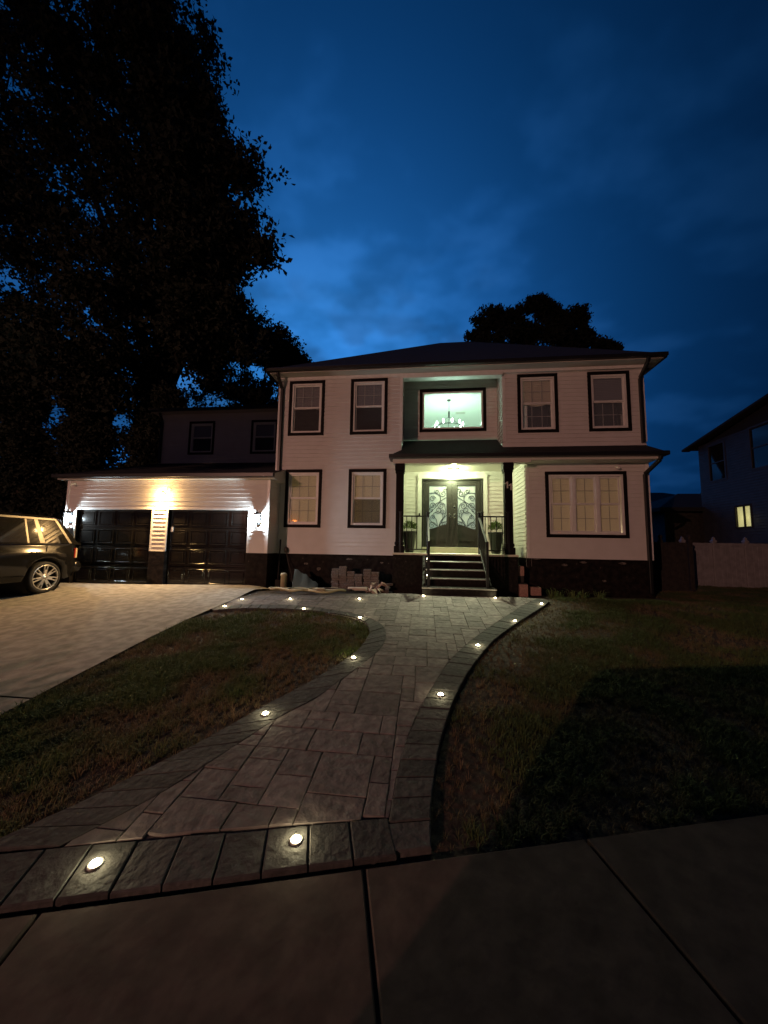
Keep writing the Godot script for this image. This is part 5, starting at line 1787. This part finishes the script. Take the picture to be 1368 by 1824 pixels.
	# small devices on the walls
	for k in 2:
		var D := thing("security_camera", ["small white security camera at the left end of the garage wall", "small white security camera above the triple window"][k], "camera", [Vector3(-9.0, 2.7, 0.66), Vector3(5.92, 3.22, -0.075)][k], 0.0, "security cameras")
		st = smooth()
		lathe(st, [[0.0, 0.0], [0.04, 0.0], [0.04, 0.02], [0.0, 0.02]], 12, Transform3D(Basis(Vector3.RIGHT, PI / 2), Vector3.ZERO))
		obj(st, "mount", M.white_plastic, D)
		st = smooth()
		lathe(st, [[0.0, 0.0], [0.035, 0.005], [0.035, 0.13], [0.03, 0.135], [0.0, 0.13]], 12, Transform3D(Basis(Vector3.RIGHT, PI * 0.62), Vector3(0, 0.0, 0.02)))
		obj(st, "housing", M.white_plastic, D)
	var K := thing("garage_keypad", "small white keypad on the left edge of the right garage door", "keypad", Vector3(-5.97, 1.43, 0.56))
	st = flat()
	bx(st, Vector3.ZERO, Vector3(0.07, 0.13, 0.03), 0.008)
	obj(st, "cover", M.white_plastic, K)
	st = flat()
	bx(st, Vector3(0, 0.085, 0), Vector3(0.05, 0.03, 0.025), 0.008)
	obj(st, "hinge", M.weather_seal, K)
	st = smooth()
	tag(put(bell(), "door_bell", M.black_metal, self, Vector3(0.79, 2.06, -1.39)), "small dark door bell on the white trim left of the doors", "door bell")

func bell() -> ArrayMesh:
	var st := flat()
	bx(st, Vector3.ZERO, Vector3(0.04, 0.1, 0.025), 0.006)
	return done(st)

# ---------------------------------------------------------------- next door
func build_neighbours() -> void:
	var st: SurfaceTool
	var N := thing("neighbour_house", "dark grey house next door on the right with one lit window", "house")
	var x := 14.0
	var turn := Basis(Vector3.UP, -PI / 2)
	var ws := [[-7.67, 4.3, 0.85, 1.6], [-5.47, 4.41, 0.97, 1.65], [-3.17, 4.41, 0.97, 1.65]]
	var hs := []
	for w in ws:
		hs.append(Rect2(w[0] - w[2] / 2 + 8.7, w[1], w[2], w[3]))
	hs.append(Rect2(-6.53 - 0.36 + 8.7, 2.11, 0.72, 0.87))
	st = flat()
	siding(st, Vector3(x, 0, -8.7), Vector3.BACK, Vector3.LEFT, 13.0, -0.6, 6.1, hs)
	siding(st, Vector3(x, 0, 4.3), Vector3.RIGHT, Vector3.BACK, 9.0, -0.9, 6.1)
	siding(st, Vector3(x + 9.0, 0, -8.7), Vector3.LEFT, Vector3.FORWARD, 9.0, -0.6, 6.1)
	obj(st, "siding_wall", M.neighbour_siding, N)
	st = flat()
	span(st, Vector3(x + 0.5, -0.6, -8.5), Vector3(x + 0.6, 6.0, 4.1))
	obj(st, "inner_wall", M.room, N)
	for w in ws:
		var win := part("window", N, Vector3(x, w[1], w[0]), turn)
		st = flat()
		ring(st, w[2] + 0.12, w[3] + 0.12, 0.07, -0.02, 0.03, -0.06)
		obj(st, "frame", M.neighbour_siding, win)
		st = flat()
		bx(st, Vector3(0, w[3] / 2, -0.03), Vector3(w[2], w[3], 0.005))
		obj(st, "pane", M.car_glass, win)
		st = flat()
		bx(st, Vector3(0, w[3] / 2, -0.015), Vector3(w[2], 0.05, 0.03))
		obj(st, "meeting_rail", M.neighbour_siding, win)
	var lit := part("lit_window", N, Vector3(x, 2.11, -6.53), turn)
	st = flat()
	ring(st, 0.8, 0.95, 0.06, -0.02, 0.03, -0.04)
	bx(st, Vector3(0.03, 0.435, -0.005), Vector3(0.07, 0.83, 0.04))
	obj(st, "frame", M.dark_wood, lit)
	put(blind_mesh(0.68, 0.85, 0.042), "lit_window_blind", M.lit_window_glow, lit, Vector3(0, 0.01, -0.05))
	lamp(lit, Vector3(0, 0.4, 0.02), Color(1.0, 0.95, 0.6), 0.06, 0.25, 10.0)
	st = flat()
	var ov := 0.35
	quad(st, Vector3(x - ov, 6.1, -9.3), Vector3(x - ov, 7.5, -2.1), Vector3(x + 9.4, 7.5, -2.1), Vector3(x + 9.4, 6.1, -9.3))
	quad(st, Vector3(x - ov, 6.0, -9.3), Vector3(x - ov, 7.4, -2.1), Vector3(x - ov, 7.5, -2.1), Vector3(x - ov, 6.1, -9.3))
	quad(st, Vector3(x - ov, 6.0, -9.3), Vector3(x - ov, 7.4, -2.1), Vector3(x, 7.4, -2.1), Vector3(x, 6.0, -9.3))
	quad(st, Vector3(x - ov, 7.5, -2.1), Vector3(x - ov, 6.1, 4.9), Vector3(x + 9.4, 6.1, 4.9), Vector3(x + 9.4, 7.5, -2.1))
	quad(st, Vector3(x - ov, 7.4, -2.1), Vector3(x - ov, 6.0, 4.9), Vector3(x - ov, 6.1, 4.9), Vector3(x - ov, 7.5, -2.1))
	tri(st, Vector3(x, 6.0, -8.7), Vector3(x, 7.42, -2.1), Vector3(x, 6.0, 4.3))
	quad(st, Vector3(x - ov, 6.05, -9.3), Vector3(x + 9.4, 6.05, -9.3), Vector3(x + 9.4, 6.05, -8.65), Vector3(x - ov, 6.05, -8.65))
	obj(st, "roof", M.shingle, N)
	# a lower dark building behind it and a beige house far behind
	var D := thing("low_house", "low dark house behind the gate, left of the lit window", "house", Vector3(16.0, 0, -10.5))
	st = flat()
	span(st, Vector3(-3.5, -0.5, -3), Vector3(4, 2.95, 1.5))
	obj(st, "wall", M.dark_wood, D)
	st = flat()
	var a := Vector3(-3.95, 3.15, 1.95)
	var b := Vector3(4.4, 3.15, 1.95)
	var c := Vector3(4.4, 3.15, -3.4)
	var d := Vector3(-3.95, 3.15, -3.4)
	var r0 := Vector3(-1.4, 4.2, -0.7)
	var r1 := Vector3(2.0, 4.2, -0.7)
	quad(st, a, r0, r1, b)
	tri(st, b, r1, c)
	quad(st, c, r1, r0, d)
	tri(st, d, r0, a)
	quad(st, a + Vector3(0, -0.18, 0), a, b, b + Vector3(0, -0.18, 0))
	quad(st, a + Vector3(0, -0.18, 0), a, d, d + Vector3(0, -0.18, 0))
	quad(st, a + Vector3(0, -0.18, 0), b + Vector3(0, -0.18, 0), c + Vector3(0, -0.18, 0), d + Vector3(0, -0.18, 0))
	obj(st, "roof", M.shingle, D)
	var B := thing("beige_house", "far beige house seen in the gap beside the right corner", "house", Vector3(21.0, 0, -22.0))
	st = flat()
	siding(st, Vector3(-6, 0, 2), Vector3.RIGHT, Vector3.BACK, 10.0, -0.5, 4.5)
	obj(st, "wall", M.beige_siding, B)
	st = flat()
	quad(st, Vector3(-6.6, 4.5, 2.5), Vector3(-1.6, 6.3, -2.5), Vector3(1.0, 6.3, -2.5), Vector3(5.0, 4.5, 2.5))
	tri(st, Vector3(-6.6, 4.5, 2.5), Vector3(-1.6, 6.3, -2.5), Vector3(-6.6, 4.5, -7.5))
	tri(st, Vector3(5.0, 4.5, 2.5), Vector3(1.0, 6.3, -2.5), Vector3(5.0, 4.5, -7.5))
	obj(st, "roof", M.shingle, B)
	st = flat()
	bx(st, Vector3(-2.6, 2.6, 2.04), Vector3(3.0, 0.14, 0.06))
	obj(st, "band", M.vinyl, B)
	var BL := thing("added_wall_lamp", "small added lamp that brightens the wall of the far beige house", "lamp", Vector3(17.9, 3.2, -19.95))  # added, unseen lamp to brighten the far beige wall
	st = smooth()
	lathe(st, [[0.0, -0.12], [0.06, -0.1], [0.06, 0.08], [0.0, 0.1]], 10)
	obj(st, "globe_lamp", M.street_lamp_glow, BL)
	lamp(BL, Vector3(0, 0, 0.0), Color(1.0, 0.72, 0.5), 0.8, 0.06, 12.0)
	# white panel fence and dark gate closing the gap
	var F := thing("panel_fence", "white panel fence between the right lawn and the house next door", "fence", Vector3(10.0, -0.3, -4.0))
	for k in 5:
		st = flat()
		bx(st, Vector3(-0.05 + 1.0 * k, 0.84, 0), Vector3(0.125, 1.74, 0.125), 0.006)
		obj(st, "post", M.fence_white, F)
		st = flat()
		lathe(st, [[0.1, 1.71], [0.1, 1.75], [0.05, 1.8], [0.055, 1.84], [0.0, 1.9]], 4, Transform3D(Basis(Vector3.UP, PI / 4), Vector3(-0.05 + 1.0 * k, 0, 0)))
		obj(st, "post_cap", M.fence_white, F)
		if k == 4:
			break
		st = flat()
		span(st, Vector3(0.0125 + k, 1.58, -0.035), Vector3(0.8875 + k, 1.68, 0.035), 0.004)
		span(st, Vector3(0.0125 + k, 0.06, -0.035), Vector3(0.8875 + k, 0.16, 0.035), 0.004)
		obj(st, "rail", M.fence_white, F)
		for i in 6:
			st = flat()
			bx(st, Vector3(0.085 + k + 0.146 * i, 0.87, 0), Vector3(0.142, 1.42, 0.022), 0.004)
			obj(st, "board", M.fence_white, F)
	var Gt := thing("gate", "dark wooden gate with ball topped post beside the house corner", "gate", Vector3(7.05, -0.25, -2.0))
	for k in 7:
		st = flat()
		bx(st, Vector3(0.62 + 0.168 * k, 0.8, 0), Vector3(0.162, 1.56, 0.025), 0.004)
		obj(st, "board", M.dark_wood, Gt)
	for k in 2:
		st = flat()
		bx(st, Vector3([0.98, 1.79][k], 0.82, 0.0), Vector3(0.11, 1.66, 0.11), 0.006)
		obj(st, "post", M.dark_wood, Gt)
		st = smooth()
		lathe(st, [[0.06, 1.65], [0.03, 1.68], [0.07, 1.74], [0.05, 1.8], [0.0, 1.82]], 12, Transform3D(Basis.IDENTITY, Vector3([0.98, 1.79][k], 0, 0)))
		obj(st, "finial", M.dark_wood, Gt)

# ---------------------------------------------------------------- sky
func sky_image() -> Image:
	var w := 1024
	var h := 512
	var im := Image.create(w, h, false, Image.FORMAT_RGBF)
	var n := FastNoiseLite.new()
	n.seed = 21
	n.frequency = 1.5
	n.fractal_octaves = 6
	n.fractal_gain = 0.55
	var n2 := FastNoiseLite.new()
	n2.seed = 4
	n2.frequency = 3.2
	n2.fractal_octaves = 5
	var west := Vector3(-0.3, 0.30, -0.95).normalized()
	for j in h:
		var el := (0.5 - (j + 0.5) / h) * PI
		for i in w:
			var az := (i + 0.5) / w * TAU
			var d := Vector3(sin(az) * cos(el), sin(el), -cos(az) * cos(el))
			var a := acos(clampf(d.dot(west), -1.0, 1.0))
			var l := 0.016 + 1.9 * exp(-pow(a / 0.45, 1.45))
			var deep := clampf(1.0 - l, 0.0, 1.0)
			var c := Vector3(0.021, 0.165, 0.5).lerp(Vector3(0.012, 0.19, 0.72), deep)
			var flat_d := d / maxf(0.16, d.y + 0.12)
			var cl := n.get_noise_3d(flat_d.x * 1.0, 0.3, flat_d.z * 1.6)
			var c2 := n2.get_noise_3d(flat_d.x, 2.0, flat_d.z * 1.3)
			var cover := smoothstep(-0.1, 0.5, cl + 0.3 * c2)
			var low := smoothstep(0.75, 0.35, d.y) * smoothstep(0.0, 0.42, n2.get_noise_3d(d.x * 1.6, d.y * 3.4, d.z * 1.6) + 0.1) * smoothstep(0.2, 0.6, l)
			var k := l * (0.8 + 0.5 * cover) * (1.0 - 0.4 * low)
			c = c.lerp(Vector3(0.035, 0.15, 0.42), 0.35 * cover + 0.3 * low)
			im.set_pixel(i, j, Color(c.x * k, c.y * k, c.z * k))
	return im

# ---------------------------------------------------------------- the scene
func _ready() -> void:
	rng.seed = 20240611
	hills.seed = 3
	hills.frequency = 0.01
	var cam := Camera3D.new()
	cam.name = "camera"
	add_child(cam)
	var yaw := deg_to_rad(6.507)
	var pitch := deg_to_rad(5.615)
	var roll := deg_to_rad(0.963)
	cam.transform = Transform3D(Basis(Vector3.UP, yaw) * Basis(Vector3.RIGHT, pitch) * Basis(Vector3.BACK, roll), Vector3(0.9539, 1.0369, 9.7618))
	cam.fov = rad_to_deg(2.0 * atan(912.0 / 640.0))
	cam.near = 0.05
	cam.far = 600.0
	cam.current = true
	var we := WorldEnvironment.new()
	we.name = "world_environment"
	var env := Environment.new()
	env.background_mode = Environment.BG_SKY
	var sky := Sky.new()
	var sm := PanoramaSkyMaterial.new()
	sm.panorama = ImageTexture.create_from_image(sky_image())
	sky.sky_material = sm
	env.sky = sky
	env.background_energy_multiplier = 1.0
	env.tonemap_mode = Environment.TONE_MAPPER_LINEAR
	env.tonemap_exposure = 1.0
	env.sdfgi_enabled = true
	env.ssao_enabled = true
	env.ssil_enabled = true
	we.environment = env
	add_child(we)
	make_materials()
	build_ground()
	build_house()
	build_path()
	build_neighbours()
	build_lamps()
	lawn(left_lawn, "left_lawn_grass", "short patchy grass between driveway and paver path", 1700.0, 1.75, left_rim, 0.75, func(p: Vector2) -> float: return 0.12 * smoothstep(5.0, 7.5, p.y) - 0.3 * smoothstep(4.8, 3.4, p.y))  # blades brightened: light of the garage lamp is put into their colour
	lawn(right_lawn, "right_lawn_grass", "dry patchy grass right of the paver path", 1100.0, 1.15, right_rim, 0.9, func(p: Vector2) -> float: return 0.08 * smoothstep(4.0, 1.0, p.y))
	build_trees()
	build_car()
	build_van()
	build_clutter()
